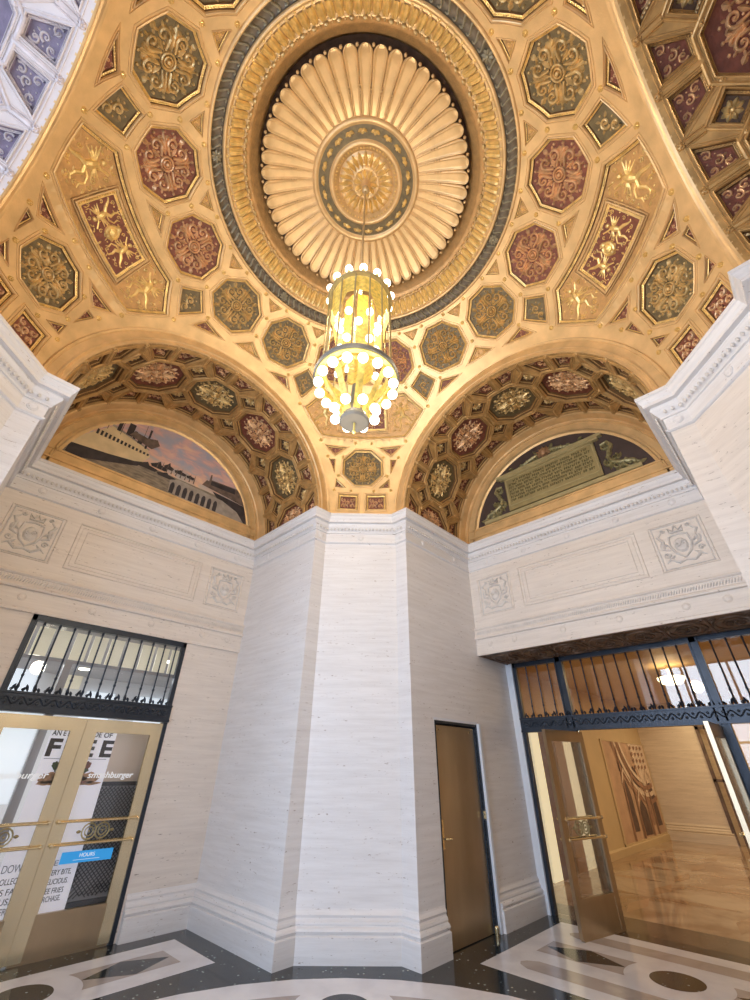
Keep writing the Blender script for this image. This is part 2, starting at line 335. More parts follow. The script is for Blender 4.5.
def regoct(ap): r=ap/math.cos(PI/8); return [(r*math.cos(PI/8+PI/4*k),r*math.sin(PI/8+PI/4*k)) for k in range(8)]
# ------------------------------------------------------------------ DOME (sail vault) ------------------------------------------------
vault=empty('ceiling',(0,0,H),0,'structure')
holes=[]   # polygons in azimuthal-equidistant plane
def loc(pts,thc): # (theta,phi rel) degrees -> local metres
    s_=math.sin(rad(thc)); return ccw([(rad(t-thc)*R0,rad(p)*R0*s_) for t,p in pts])
def cut(local,thc,phc,step=.09):
    s_=math.sin(rad(thc)); out=[]
    for u,v in subdiv(local,step):
        th=rad(thc)+u/R0; ph=rad(phc)+v/(R0*s_); out.append((th*math.cos(ph),th*math.sin(ph)))
    holes.append(out)
def place_coffer(name,local,thc,phis,frame_mats,relf=None,relm='goldhi',ins=.05,dep=.05,eggs=True):
    first={}
    for ph,g in phis:
        cut(local,thc,ph)
        if g not in first:
            o=coffer(local,ins,dep,eggs).build(name,[frame_mats,g,'goldhi','groove_shade'],vault,smap(rad(thc)))
            if relf:
                rm={'red':'goldred','olive':'golddk','brown':'golddk'}.get(g,relm)
                relf(-dep).build('gilded_relief',rm,o,smap(rad(thc)))
            first[g]=o
        else: o=inst(first[g],vault)
        o.rotation_euler=(0,0,rad(ph))
octl=regoct(rad(6.4)*R0)
place_coffer('octagonal_coffer',octl,43,[(11.25+22.5*k,'red' if (k%4) in (1,2) else 'olive') for k in range(16)],'gold',lambda h:rel_octagon(.34,h))
kite=loc([(46.9,0),(50.6,4.9),(55.8,0),(50.6,-4.9)],51)
place_coffer('kite_coffer',kite,51,[(22.5+45*k,'olive') for k in range(8)],'gold',lambda h:rel_scrolls(inset(kite,.05),h),ins=.035,dep=.04)
t1=loc([(35.8,3.7),(35.8,-3.7),(38.5,0)],36.5)
place_coffer('triangular_coffer',t1,36.5,[(22.5*k,'goldfl') for k in range(16)],'gold',lambda h:rel_scrolls(inset(t1,.02),h),ins=.02,dep=.025,eggs=False)
t2=loc([(47.6,0),(50.6,4.9),(50.6,-4.9)],49.5)
place_coffer('triangular_coffer',t2,49.5,[(90*k,'goldfl') for k in range(4)],'gold',lambda h:rel_scrolls(inset(t2,.025),h),ins=.03,dep=.035)
t3=loc([(46.6,0),(48.9,3.8),(48.9,-3.8)],48)
place_coffer('triangular_coffer',t3,48,[(45+90*k,'goldfl') for k in range(4)],'gold',lambda h:rel_scrolls(inset(t3,.02),h),ins=.025,dep=.03)
for sg in (1,-1):
    cc=lambda L,t,p: loc([(a,(b-p)*sg) for a,b in L],t)
    q=cc([(51.2,29.2),(52.0,36.0),(54.8,26.9)],52.5,31); place_coffer('triangular_coffer',q,52.5,[(45+90*k+31*sg,'red') for k in range(4)],'gold',lambda h:rel_scrolls(inset(q,.025),h),ins=.03,dep=.035)
    q2=cc([(67.5,12.3),(67.6,4.9),(70.4,8.7)],68.5,8.6); place_coffer('triangular_coffer',q2,68.5,[(45+90*k+8.6*sg,'red') for k in range(4)],'gold',lambda h:rel_scrolls(inset(q2,.025),h),ins=.028,dep=.035)
    q3=cc([(71.5,8.4),(71.6,10.4),(75.9,8.3)],73,9); place_coffer('triangular_coffer',q3,73,[(45+90*k+9*sg,'red') for k in range(4)],'gold',lambda h:rel_scrolls(inset(q3,.02),h),ins=.018,dep=.03,eggs=False)
    q4=cc([(77.3,7.9),(80.1,4.7),(80.1,7.9)],79,7); place_coffer('triangular_coffer',q4,79,[(45+90*k+7*sg,'red') for k in range(4)],'gold',lambda h:rel_scrolls(inset(q4,.02),h),ins=.02,dep=.03,eggs=False)
    q5=cc([(81.9,1.0),(81.9,6.9),(87.2,6.9),(87.2,1.0)],84.5,3.95); place_coffer('square_coffer',q5,84.5,[(45+90*k+3.95*sg,'red') for k in range(4)],'gold',lambda h:rel_scrolls(inset(q5,.06),h),ins=.05,dep=.035)
lo=[(rad(5.75)*R0*x/math.cos(PI/8),rad(6.0)*R0*y/math.cos(PI/8)) for x,y in [(math.cos(PI/8+PI/4*k),math.sin(PI/8+PI/4*k)) for k in range(8)]]
place_coffer('octagonal_coffer',lo,73.8,[(45+90*k,'olive') for k in range(4)],'gold',lambda h:rel_octagon(.30,h),ins=.05,dep=.05)
# large figure panel of each pendentive
pan=loc([(51.9,15.2),(57.8,20.9),(65.0,13.9),(65.0,-13.9),(57.8,-20.9),(51.9,-15.2)],58)
fr=loc([(53.9,8.2),(62.6,8.2),(62.6,-8.2),(53.9,-8.2)],58)
pobj=None
for k in range(4):
    cut(pan,58,45+90*k)
    if k==0:
        pobj=coffer(pan,.055,.045,True).build('figure_panel',['gold','goldfl','goldhi','groove_shade'],vault,smap(rad(58)))
        mb=coffer(fr,.06,.02,True); mb.v=[(x,y,h+(-.028 if h>-.019 else -.022)) for x,y,h in mb.v]
        c1=mb.build('red_tablet',['gold','red','goldhi','groove_shade'],pobj,smap(rad(58)))
        f=MB()
        for v0,fl in ((-.175,1),(.20,-1)):
            g=rel_figure(.225,-.045,0,fl); ca=PI/2
            f.add([(-y*(1 if v0<0 else -1)*1.0,x+v0,h) for x,y,h in g.v],g.f)
        f.rtube([(-.0+.07*math.cos(t),.02+.055*math.sin(t)) for t in [2*PI*i/12 for i in range(12)]],.022,-.045,.03,0,True); f.bumpd(0,.02,.06,.05,-.045,9)
        f.bumpd(.07,.02,.03,.05,-.045,7); f.bumpd(-.08,.02,.035,.04,-.045,7)
        f.build('gilded_figures','goldhi',pobj,smap(rad(58)))
        g2=MB()
        for v0,fl in ((-.645,1),(.645,-1)):
            g=rel_figure(.30,-.045,0,fl); g2.add([(-y,x+v0,h) for x,y,h in g.v],g.f)
        g2.build('winged_figures','goldhi',pobj,smap(rad(58)))
        o=pobj
    else: o=inst(pobj,vault)
    o.rotation_euler=(0,0,rad(45+90*k))
# bosses at the rib crossings
bo=MB()
bos=[]
for k in range(16):
    for dp in (-5.6,5.6): bos.append((35.6,22.5*k+dp,.028))
    bos.append((40.3,22.5*k,.028)); bos.append((45.8,22.5*k,.028))
for k in range(8): bos.append((57.3,22.5+45*k,.030)); bos+= [(50.6,22.5+45*k+s_*6.6,.028) for s_ in (-1,1)]
for k in range(4):
    for s_ in (-1,1): bos+=[(66.3,45+90*k+s_*13.6,.03),(66.2,45+90*k+s_*2.6,.026),(70.6,45+90*k+s_*6.2,.028),(70.9,45+90*k+s_*10.9,.028),(76.4,45+90*k+s_*7.2,.028),(81.0,45+90*k+s_*3.3,.026),(81,45+90*k+s_*8.2,.026)]
for t,p,r in bos:
    f=smap(rad(t),rad(p)); g=MB(); g.bumpd(0,0,r,.018,0,10); g.bumpd(0,0,r*.45,.034,0,7)
    for j in range(6): a=PI/3*j; g.bumpd(r*.68*math.cos(a),r*.68*math.sin(a),r*.3,.028,0,5)
    bo.add([f(*v) for v in g.v],g.f)
bo.build('rib_bosses','goldhi',vault)['kind']='stuff'
# vault skin with the coffers cut out
TI=34.7
def amax(phi):  # polar angle where the vault meets the arch plane
    off=(phi+PI/4)%(PI/2)-PI/4; s_=A/(R0*math.cos(off)); return math.asin(min(1,s_))
vs=[];es=[]
def loop(pts):
    o=len(vs); vs.extend(pts); es.extend([(o+i,o+(i+1)%len(pts)) for i in range(len(pts))])
outer=[(amax(t)*math.cos(t),amax(t)*math.sin(t)) for t in [2*PI*i/360 for i in range(360)]]
inner=[(rad(TI)*math.cos(t),rad(TI)*math.sin(t)) for t in [2*PI*i/144 for i in range(144)]]
loop(outer); loop(inner)
for h in holes: loop(h)
def inside(p,poly):
    c=False; n=len(poly); j=n-1
    for i in range(n):
        a,b=poly[i],poly[j]
        if (a[1]>p[1])!=(b[1]>p[1]) and p[0]<(b[0]-a[0])*(p[1]-a[1])/(b[1]-a[1])+a[0]: c=not c
        j=i
    return c
hb=[(min(p[0] for p in h),max(p[0] for p in h),min(p[1] for p in h),max(p[1] for p in h),h) for h in holes]
def inhole(p,m=0): return any(b[0]-m<=p[0]<=b[1]+m and b[2]-m<=p[1]<=b[3]+m and inside(p,b[4]) for b in hb)
for t in range(37,90,2):
    n=int(2*PI*math.sin(rad(t))/rad(2.2))
    for i in range(n):
        ph=2*PI*i/n
        if rad(t)<amax(ph)-.02:
            p=(rad(t)*math.cos(ph),rad(t)*math.sin(ph))
            if not inhole(p): vs.append(p)
rv=delaunay_2d_cdt([Vector(p) for p in vs],es,[],0,1e-6)
V2,F2=rv[0],rv[2]; mb=MB(); fs=[]
for f in F2:
    c=(sum(V2[i].x for i in f)/3,sum(V2[i].y for i in f)/3); r=math.hypot(*c)
    if r<rad(TI)*.9995 or r>amax(math.atan2(c[1],c[0])) or inhole(c): continue
    fs.append(tuple(f))
vv=[]
for p in V2:
    th=p.length; ph=math.atan2(p.y,p.x); vv.append((R0*math.sin(th)*math.cos(ph),R0*math.sin(th)*math.sin(ph),R0*math.cos(th)))
mb.add(vv,fs); mb.build('ceiling_vault_ribs','gold',vault,smooth=True)
# ring mouldings
def sp(t,dh=0): return ((R0-dh)*math.sin(rad(t)),(R0-dh)*math.cos(rad(t)))
mb=MB()
mb.lathe([sp(34.9,0),sp(34.9,.02),sp(34.6,.032),sp(34.3,.02),sp(34.28,-.01)],160,0)
mb.lathe([sp(34.28,-.01),sp(34.25,-.03),sp(31.8,-.03),sp(31.77,-.01)],160,2)
mb.lathe([sp(31.77,-.01),sp(31.75,.012),sp(31.5,.02),sp(31.1,.012),sp(31.0,-.01)],160,0)
mb.lathe([sp(31.0,-.01),sp(30.7,.005),sp(30.2,.0),sp(28.6,-.035),sp(27.6,-.07),sp(27.3,-.065),sp(27.1,-.05),sp(26.9,-.05)],160,0)
mb.lathe([sp(26.9,-.05),sp(26.7,-.07),sp(26.2,-.065),sp(25.6,-.075),sp(25.2,-.10),(1.385,R0*math.cos(rad(25))+.14),(1.37,3.21),(1.30,3.30),(0.5,3.34)],160,1)
mb.build('ring_moulding',['gold','goldfl','channel'],vault,smooth=True)
mb=MB(); n=126                                   # guilloche braid
for k in range(n):
    f=smap(rad(33.05),2*PI*k/n); g=MB()
    pth=[(-.058,-.018),(-.062,.006),(-.048,.020),(-.028,.014),(0,-.002),(.028,-.018),(.048,-.024),(.062,-.010),(.058,.014)]
    g.rtube(pth,[.008,.010,.012,.013,.013,.013,.012,.010,.008],-.03,.028,0,False,4)
    mb.add([f(*v) for v in g.v],g.f)
    if k%21==10:
        f=smap(rad(33.05),2*PI*k/n); g=rel_flower(.07,.0,0,8); mb.add([f(*v) for v in g.v],g.f)
mb.build('braid_band','braid',vault)['kind']='stuff'
mb=MB(); n=110                                   # leaf band and beads
for k in range(n):
    f=smap(rad(29),2*PI*k/n); g=MB(); w_=R0*math.sin(rad(29))*2*PI/n
    g.v=[]; P=[(-.095,-.052),(-.05,-.03),(0,-.01),(.05,.006),(.09,.008)]
    for u,h in P:
        for q,dh in ((-.46,-.004),(-.25,.022),(0,.010),(.25,.022),(.46,-.004)): g.v.append((u,q*w_*(1 if abs(u)<.08 else .8),h+dh))
    g.f=[(i*5+j,(i+1)*5+j,(i+1)*5+j+1,i*5+j+1) for i in range(4) for j in range(4)]
    mb.add([f(*v) for v in g.v],g.f)
    f=smap(rad(30.9),2*PI*(k+.5)/n); g=MB(); g.bumpd(0,0,.018,.02,0,6); mb.add([f(*v) for v in g.v],g.f)
mb.build('leaf_band','goldhi',vault)['kind']='stuff'
mb=MB()
for k in range(72):
    f=smap(rad(26.85),2*PI*k/72); g=MB(); g.bumpd(0,0,.026,.04,-.055,8,0,.8,1.25); mb.add([f(*v) for v in g.v],g.f)
    f=smap(rad(26.85),2*PI*(k+.5)/72); g=MB(); g.bumpd(0,0,.012,.03,-.055,6); mb.add([f(*v) for v in g.v],g.f)
mb.build('bead_band','golddk',vault)['kind']='stuff'
# shell of flutes
NF=48; ZO=3.045; ZI=3.235; RO=1.325; RI=.655
fl=MB(); nu=15; nv=22
for i in range(nv+1):
    t=(i/nv)**2.0; r=RO-(RO-RI)*t
    hw=PI/NF*r*.985
    e=(RO-r)/ (PI/NF*RO)       # rounded tip
    if e<1: hw*=math.sqrt(max(0.0,1-(1-e)**2))*.98+.02
    for j in range(nu):
        q=-1+2*j/(nu-1); y=hw*q
        aq=abs(q); prof=.0 if aq<.62 else (.020*math.sin(min(1,(aq-.62)/.2)*PI/2) if aq<.9 else .014)
        if abs(q)>.99: prof=-.012
        z=ZO+(ZI-ZO)*math.sin(t*PI/2)**1.0 - prof*(1 if e>.35 else .6) -.012*math.exp(-((e-.4)/.4)**2)
        fl.v.append((r*math.cos(y/r),r*math.sin(y/r),z))
fl.f=[(i*nu+j,(i+1)*nu+j,(i+1)*nu+j+1,i*nu+j+1) for i in range(nv) for j in range(nu-1)]; fl.m=[0]*len(fl.f)
k0=len(fl.v)
for rr,q in ((1.315,.021),(.98,.011),(.945,.013),(.91,.010),(.80,.008)):
    fl.sph((rr*math.cos(PI/NF),rr*math.sin(PI/NF),(ZO+(ZI-ZO)*math.sin(max(0,(RO-rr)/(RO-RI))*PI/2))-.028),q,6)
f0=fl.build('shell_flute','gold',vault,smooth=True); f0.rotation_euler=(0,0,0)
for k in range(1,NF): inst(f0,vault,rot=(0,0,2*PI*k/NF))
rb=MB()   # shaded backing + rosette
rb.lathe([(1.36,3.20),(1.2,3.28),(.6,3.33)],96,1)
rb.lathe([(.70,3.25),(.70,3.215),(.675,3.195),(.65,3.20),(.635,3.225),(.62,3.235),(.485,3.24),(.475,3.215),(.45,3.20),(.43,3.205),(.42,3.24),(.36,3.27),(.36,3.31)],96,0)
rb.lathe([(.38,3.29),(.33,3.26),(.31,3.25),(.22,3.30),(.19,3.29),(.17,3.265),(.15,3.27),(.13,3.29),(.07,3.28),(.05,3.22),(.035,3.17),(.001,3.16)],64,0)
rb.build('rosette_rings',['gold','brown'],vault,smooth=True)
rl=MB()
for k in range(22):
    a=2*PI*k/22
    for q in (-1,1):
        g=MB(); g.leaf(.555,q*.02,q*1.3,.07,.045,.03); g.v=[(x,y,3.225-h) for x,y,h in g.v]; ca,sa=math.cos(a),math.sin(a)
        rl.add([(x*ca-y*sa,x*sa+y*ca,z) for x,y,z in g.v],g.f)
    rl.sph((.555*math.cos(a+.14),.555*math.sin(a+.14),3.222),.024,6)
for k in range(60):
    a=2*PI*k/60; rl.sph((.40*math.cos(a),.40*math.sin(a),3.235),.013,5)
for k in range(24):
    a=2*PI*k/24; g=MB(); g.leaf(.17,0,0,.19,.06,.05); ca,sa=math.cos(a),math.sin(a); rl.add([(x*ca-y*sa,x*sa+y*ca,3.30-.25*(x-.15)-h) for x,y,h in g.v],g.f)
for k in range(10):
    a=2*PI*k/10; g=MB(); g.leaf(.05,0,0,.12,.06,.05); ca,sa=math.cos(a),math.sin(a); rl.add([(x*ca-y*sa,x*sa+y*ca,3.28-h) for x,y,h in g.v],g.f)
rl.build('rosette_leaves','goldhi',vault)
# olive ground between rosette rings
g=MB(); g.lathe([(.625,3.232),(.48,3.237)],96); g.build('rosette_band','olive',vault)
# ------------------------------------------------------------------ BARREL ARCHES + LUNETTES
def bmap(u,v,h): # built at crown (angle 90): u along arc (m), v depth rel centre .75
    a=u/W; r=W-h; return (r*math.sin(a),v,r*math.cos(a))
def barrel_coords(pts): return ccw([(rad(a)*W,d) for a,d in pts])
octb=barrel_coords([(5.5,.37),(12.6,.59),(12.6,.91),(5.5,1.13),(-5.5,1.13),(-12.6,.91),(-12.6,.59),(-5.5,.37)])
dia=barrel_coords([(0,.24),(5.6,.405),(0,.57),(-5.6,.405)])
tra=barrel_coords([(-1.6,.07),(-12.9,.07),(-7.4,.345),(-1.6,.345)])
def barrel(rz,loc_,mats,depth=1.47,rear=True):
    base,gd,gm,rm=mats
    root=empty('ceiling',(loc_[0],loc_[1],H),rz,'structure')
    hl=[]
    def put(name,poly,cv,cells,relf,ins,dep,ground):
        first={}
        for (a,mu,mv) in cells:       # angle from crown, mirror u, mirror v
            key=(mu,mv,ground(a)); off=0
            pl_=[(u*mu,(v if mv>0 else 1.5-v)) for u,v in poly]; pl_=ccw(pl_)
            hl.append([(u+rad(a)*W,v) for u,v in subdiv(pl_,.06)])
            if key not in first:
                mb=coffer(pl_,ins,dep,True,.06); o=mb.build(name,[base,ground(a),gm,'groove_shade' if base!='pale' else 'paleg'],root,bmap)
                cu=sum(p[0] for p in pl_)/len(pl_); cv_=sum(p[1] for p in pl_)/len(pl_)
                r=relf(-dep,pl_); r.build('gilded_relief',rm if ground(a)!='red' else ('goldred' if rm=='golddk' else rm),o,bmap); first[key]=o
            else: o=inst(first[key],root)
            o.rotation_euler=(0,rad(a),0)
    def roct(h,p):
        m=rel_octagon(.30,h); m.v=[(u*1.08,v*.98+.75,hh) for u,v,hh in m.v]; return m
    def rdia(h,p):
        m=rel_flower(.085,h,0,8); cv_=sum(q[1] for q in p)/len(p); m.v=[(u,v+cv_,hh) for u,v,hh in m.v]; return m
    P=29.2
    put('octagonal_coffer',octb,0,[(P*k,1,1) for k in range(-2,3)],roct,.045,.075,lambda a: gd[0] if round(a/P)%2==0 else gd[1])
    put('diamond_coffer',dia,0,[(P*(k+.5),1,mv) for k in range(-3,3) for mv in (1,-1)],rdia,.032,.06,lambda a: gd[2])
    put('trapezoid_coffer',tra,0,[(P*k+ (P/2 if mu>0 else -P/2)+(-P/2 if mu>0 else P/2)+ (0),mu,mv) for k in range(-2,3) for mu in (1,-1) for mv in (1,-1)]+[(P*3*mu,mu,mv) for mu in (1,-1) for mv in (1,-1)],lambda h,p:rel_scrolls(inset(p,.035),h),.035,.065,lambda a: gd[3])
    half=barrel_coords([(-5.5,.37),(-12.6,.59),(-12.6,.91),(-5.5,1.13),(1.6,1.13),(1.6,.37)])
    def rhalf(h,p):
        cu=sum(q[0] for q in p)/len(p); m=rel_octagon(.17,h); m.v=[(u+cu,v*1.7+.75,hh) for u,v,hh in m.v]; return m
    put('half_octagonal_coffer',half,0,[(P*3*mu,mu,1) for mu in (1,-1)],rhalf,.045,.06,lambda a: gd[1])
    tra2=barrel_coords([(1.6-14.6,.07),(-1.7,.07),(-3.6,.345) ,(-8.6,.345)]) 
    # skin
    vs=[];es=[];hw=PI/2*W
    def loop(pts):
        o=len(vs); vs.extend(pts); es.extend([(o+i,o+(i+1)%len(pts)) for i in range(len(pts))])
    loop(subdiv([(-hw,.0),(hw,.0),(hw,depth),(-hw,depth)],.08))
    for h in hl: loop(h)
    bb=[(min(p[0] for p in h),max(p[0] for p in h),h) for h in hl]
    ih=lambda p:any(b[0]<=p[0]<=b[1] and inside(p,b[2]) for b in bb)
    for i in range(1,60):
        for j in range(1,14):
            p=(-hw+2*hw*i/60,depth*j/14)
            if not ih(p): vs.append(p)
    rv=delaunay_2d_cdt([Vector(p) for p in vs],es,[],0,1e-6); fs=[]
    for f in rv[2]:
        c=(sum(rv[0][i].x for i in f)/3,sum(rv[0][i].y for i in f)/3)
        if not ih(c): fs.append(tuple(f))
    mb=MB(); mb.add([bmap(p.x,p.y,0) for p in rv[0]],fs); mb.build('arch_soffit',base,root,smooth=True)
    mb=MB()
    for k in range(-2,4):
        for a,dv in ((P*(k-.5),.035),(P*k-0,.035),(P*(k-.5),1.465),(P*k,1.465)):
            g=MB(); g.bumpd(0,0,.036,.022,0,10); g.bumpd(0,0,.016,.04,0,6)
            for j in range(5): t=2*PI/5*j; g.bumpd(.024*math.cos(t),.024*math.sin(t),.011,.034,0,5)
            mb.add([bmap(u+rad(a)*W,v+dv,h) for u,v,h in g.v if True],g.f)
        for du,dv in ((7.4,.405),(-7.4,.405),(7.4,1.095),(-7.4,1.095),(0,.20),(0,1.30),(0,.62),(0,.88)):
            g=MB(); g.bumpd(0,0,.03,.02,0,8); g.bumpd(0,0,.013,.034,0,6)
            mb.add([bmap(u+rad(P*(k-.5)+du)*W,v+dv,h) for u,v,h in g.v],g.f)
        # ribs standing proud between coffers
        if k<3:
            g=MB(); a0=P*k; op=[(u+rad(a0)*W,v) for u,v in subdiv(inset(octb,-.034),.06)]; g.rtube(op,.017,0,.020,0,True,4)
            mb.add([bmap(*v) for v in g.v],g.f)
        for mv in (1,-1):
            g=MB(); a0=P*(k-.5); op=[(u+rad(a0)*W,v if mv>0 else 1.5-v) for u,v in ccw([(u,v) for u,v in inset(dia,-.026)])]; g.rtube(subdiv(op,.06),.012,0,.016,0,True,4)
            mb.add([bmap(*v) for v in g.v],g.f)
        for a in (P*(k-.5),P*k):
            for v0,v1 in ((.06,.21 if a==P*(k-.5) else .35),(1.29 if a==P*(k-.5) else 1.15,1.44)):
                q=rad(a)*W; g=MB(); g.rtube([(q,v0),(q,v1)],.026,0,.024); g.rtube([(q-.034,v0),(q-.034,v1)],.007,0,.012); g.rtube([(q+.034,v0),(q+.034,v1)],.007,0,.012); mb.add([bmap(*v) for v in g.v],g.f)
    mb.v=[v for v in mb.v]; mb.build('rib_bosses',gm,root)['kind']='stuff'
    return root
def archivolt(rz,loc_,m):
    mb=MB()
    mb.arch([(B+.012,.0),(B+.012,-.02),(B-.005,-.035),(B-.022,-.02),(B-.026,-.004),(B-.115,-.004),(B-.12,-.022),(B-.135,-.026),(B-.145,-.012),(B-.15,.004),(W+.022,.004),(W+.018,-.012),(W+.004,-.014),(W,.0),(W,.012)],96)
    o=mb.build('trim',m,None,smooth=False,kind='structure'); o.location=(loc_[0],loc_[1],H); o.rotation_euler=(0,0,rz); return o
dirs={'L':(0,(0,A)),'R':(-PI/2,(A,0)),'K':(PI/2,(-A,0)),'Q':(PI,(0,-A))}
GR=('olive','red','brown','red')
for k,(rz,l) in dirs.items():
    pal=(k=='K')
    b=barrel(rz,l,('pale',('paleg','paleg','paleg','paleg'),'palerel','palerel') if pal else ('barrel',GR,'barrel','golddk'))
    t=archivolt(rz,l,'gold')
# lunette frames (left, right, rear)
LR=1.44; LB=.30
def lun_outline(r,zb,n=48):
    a=math.asin(zb/r); return [(r*math.cos(t),r*math.sin(t)) for t in [a+(PI-2*a)*i/n for i in range(n+1)]]
def lunette(rz,l,m):
    mb=MB()
    mb.arch([(W+.002,1.47),(W-.02,1.475),(W-.03,1.50),(W-.05,1.60),(W-.075,1.625),(W-.085,1.60),(W-.105,1.595),(W-.115,1.62),(W-.20,1.625),(W-.21,1.60),(W-.235,1.60),(W-.25,1.64),(LR,1.655),(LR,1.70)],96)
    # base rail following the same profile
    x=LR+.12
    for z0,z1,y in ((-.05,.10,1.60),(.10,.125,1.575),(.125,.25,1.62),(.25,.275,1.60),(.275,LB,1.64)): mb.box(-x,x,y,1.70,z0,z1)
    o=mb.build('trim',m,None,kind='structure'); o.location=(l[0],l[1],H); o.rotation_euler=(0,0,rz)
    mb=MB(); mb.poly([(1.75*math.cos(t),1.75*math.sin(t)) for t in [PI*i/32 for i in range(33)]],1.705)
    o=mb.build('wall_lunette','goldwall',None,kind='structure'); o.location=(l[0],l[1],H); o.rotation_euler=(0,0,rz)
for k in 'LRQ': lunette(dirs[k][0],dirs[k][1],'gold')
# ------------------------------------------------------------------ river mural in the left lunette
mur=empty('lunette_mural',(0,A+1.66,H))
tag(mur,'half-round painted mural of a white steamship, river and arched bridge under a pink sunset sky','mural')
def skymat():
    m,nt,N,L,b=nodes('mural_sky'); b.inputs['Roughness'].default_value=.6
    tc=N.new('ShaderNodeTexCoord'); sx=N.new('ShaderNodeSeparateXYZ'); L.new(tc.outputs['Object'],sx.inputs[0])
    mp=N.new('ShaderNodeMapping'); mp.inputs['Scale'].default_value=(1,1,2.2); L.new(tc.outputs['Object'],mp.inputs[0])
    n=N.new('ShaderNodeTexNoise'); n.inputs['Scale'].default_value=3.2; n.inputs['Detail'].default_value=7; n.inputs['Distortion'].default_value=.6; L.new(mp.outputs[0],n.inputs['Vector'])
    r=N.new('ShaderNodeValToRGB'); e=r.color_ramp.elements; e[0].position=.36; e[0].color=(.36,.40,.50,1); e[1].position=.66; e[1].color=(.98,.62,.38,1)
    for p,c in ((.46,(.52,.42,.44,1)),(.54,(.80,.44,.36,1))): q=e.new(p); q.color=c
    L.new(n.outputs['Fac'],r.inputs['Fac'])
    r2=N.new('ShaderNodeValToRGB'); f=r2.color_ramp.elements; f[0].position=.62; f[0].color=(.85,.62,.30,1); f[1].position=.95; f[1].color=(.42,.34,.38,1); L.new(sx.outputs['Z'],r2.inputs['Fac'])
    mx=N.new('ShaderNodeMix'); mx.data_type='RGBA'; mx.inputs[0].default_value=.4; L.new(r.outputs['Color'],mx.inputs[6]); L.new(r2.outputs['Color'],mx.inputs[7]); L.new(mx.outputs[2],b.inputs['Base Color']); return m
M['msky']=skymat(); M['mwater']=mat('mural_water',(.36,.29,.21),.5,0,.6,7,stretch=(1,1,4)); M['mhull']=mat('mural_hull_buff',(.80,.62,.36),.6,0,.2,5)
M['mdark']=mat('mural_dark_tone',(.055,.045,.05),.6,0,.5,8); M['mmid']=mat('mural_brown_tone',(.20,.14,.11),.6,0,.5,12); M['mbr']=mat('mural_bridge_tone',(.42,.36,.30),.6,0,.3,9)
mb=MB(); R1=1.455
top=[p for p in lun_outline(R1,.62)]; mb.poly(top,0,0)
ot=lun_outline(R1,.28,60); right=[p for p in ot if p[1]<.62 and p[0]>0]; left=[p for p in ot if p[1]<.62 and p[0]<0]
mb.poly([(top[-1][0],.62)]+left+right+[(top[0][0],.62)],0,1)
def MP(pts,d,mi): mb.poly([(x,z-H) if z>2 else (x,z) for x,z in pts],-.002*d,mi)
MP([(-1.30,5.45),(-1.17,5.62),(-.98,5.85),(-.80,5.80),(-.45,5.72),(-.38,5.60),(-.47,5.44),(-.8,5.36),(-1.36,5.27),(-1.38,5.3)],1,2)
MP([(-1.38,5.14),(-1.37,5.30),(-.9,5.36),(-.45,5.44),(-.5,5.36),(-.9,5.22),(-1.2,5.12)],2,3)
for i in range(14): x=-1.15+.055*i; MP([(x,5.66-.004*i+.03),(x+.03,5.66-.004*i+.03),(x+.03,5.60),(x,5.60)],3,3)
MP([(-1.0,5.84),(-.42,5.70),(-.42,5.72),(-1.0,5.88)],4,5)
for x,z0,z1,w_ in ((-.93,5.80,5.98,.05),(-.80,5.80,6.03,.09),(-.62,5.74,5.90,.06),(-.50,5.70,6.08,.03),(-.70,5.78,5.93,.04)): MP([(x,z0),(x+w_,z0),(x+w_,z1),(x,z1)],5,3)
for x in (-1.05,-.87,-.56): MP([(x,5.75),(x+.008,5.75),(x+.008,6.12),(x,6.12)],5,4)
MP([(-.75,5.82),(-.40,5.74),(-.30,5.86),(-.36,5.95),(-.5,5.90),(-.7,5.92)],6,4)
for x,z,w_,hh in ((-.55,5.42,.34,.08),(-.34,5.50,.26,.10),(-.22,5.40,.3,.06),(.02,5.56,.2,.05),(-.15,5.56,.16,.09),(.22,5.56,.14,.03)): MP([(x,z),(x+w_*.1,z-.04),(x+w_*.9,z-.04),(x+w_,z+.01),(x+w_*.6,z+hh*.4),(x+w_*.5,z+hh),(x+w_*.3,z+hh*.5)],6,3)
for i in range(9): x=-.25+.075*i; MP([(x,5.46),(x+.02,5.46),(x+.015,5.60+.03*(i%3))],7,4)
MP([(.50,5.52),(.56,5.64),(.60,5.64),(.61,5.78),(.63,5.78),(.64,5.68),(1.12,5.72),(1.24,5.62),(1.33,5.44),(1.0,5.48)],6,4)
MP([(.64,5.66),(1.08,5.70),(1.10,5.60),(.64,5.58)],7,3)
MP([(.70,5.48),(1.33,5.44),(1.43,5.12),(1.10,5.12)],5,3)
MP([(.0,5.36),(.12,5.42),(.9,5.38),(1.20,5.28),(1.36,5.12),(.2,5.12),(.02,5.16)],7,5)
for i in range(8):
    x=.03+.105*i; z=5.17-.002*i
    MP([(x,z-.03),(x+.062,z-.03),(x+.066,z+.11),(x+.052,z+.155),(x+.031,z+.17),(x+.010,z+.155),(x-.004,z+.11)],8,3)
mb.build('painted_canvas',['msky','mwater','mhull','mdark','mmid','mbr'],mur)
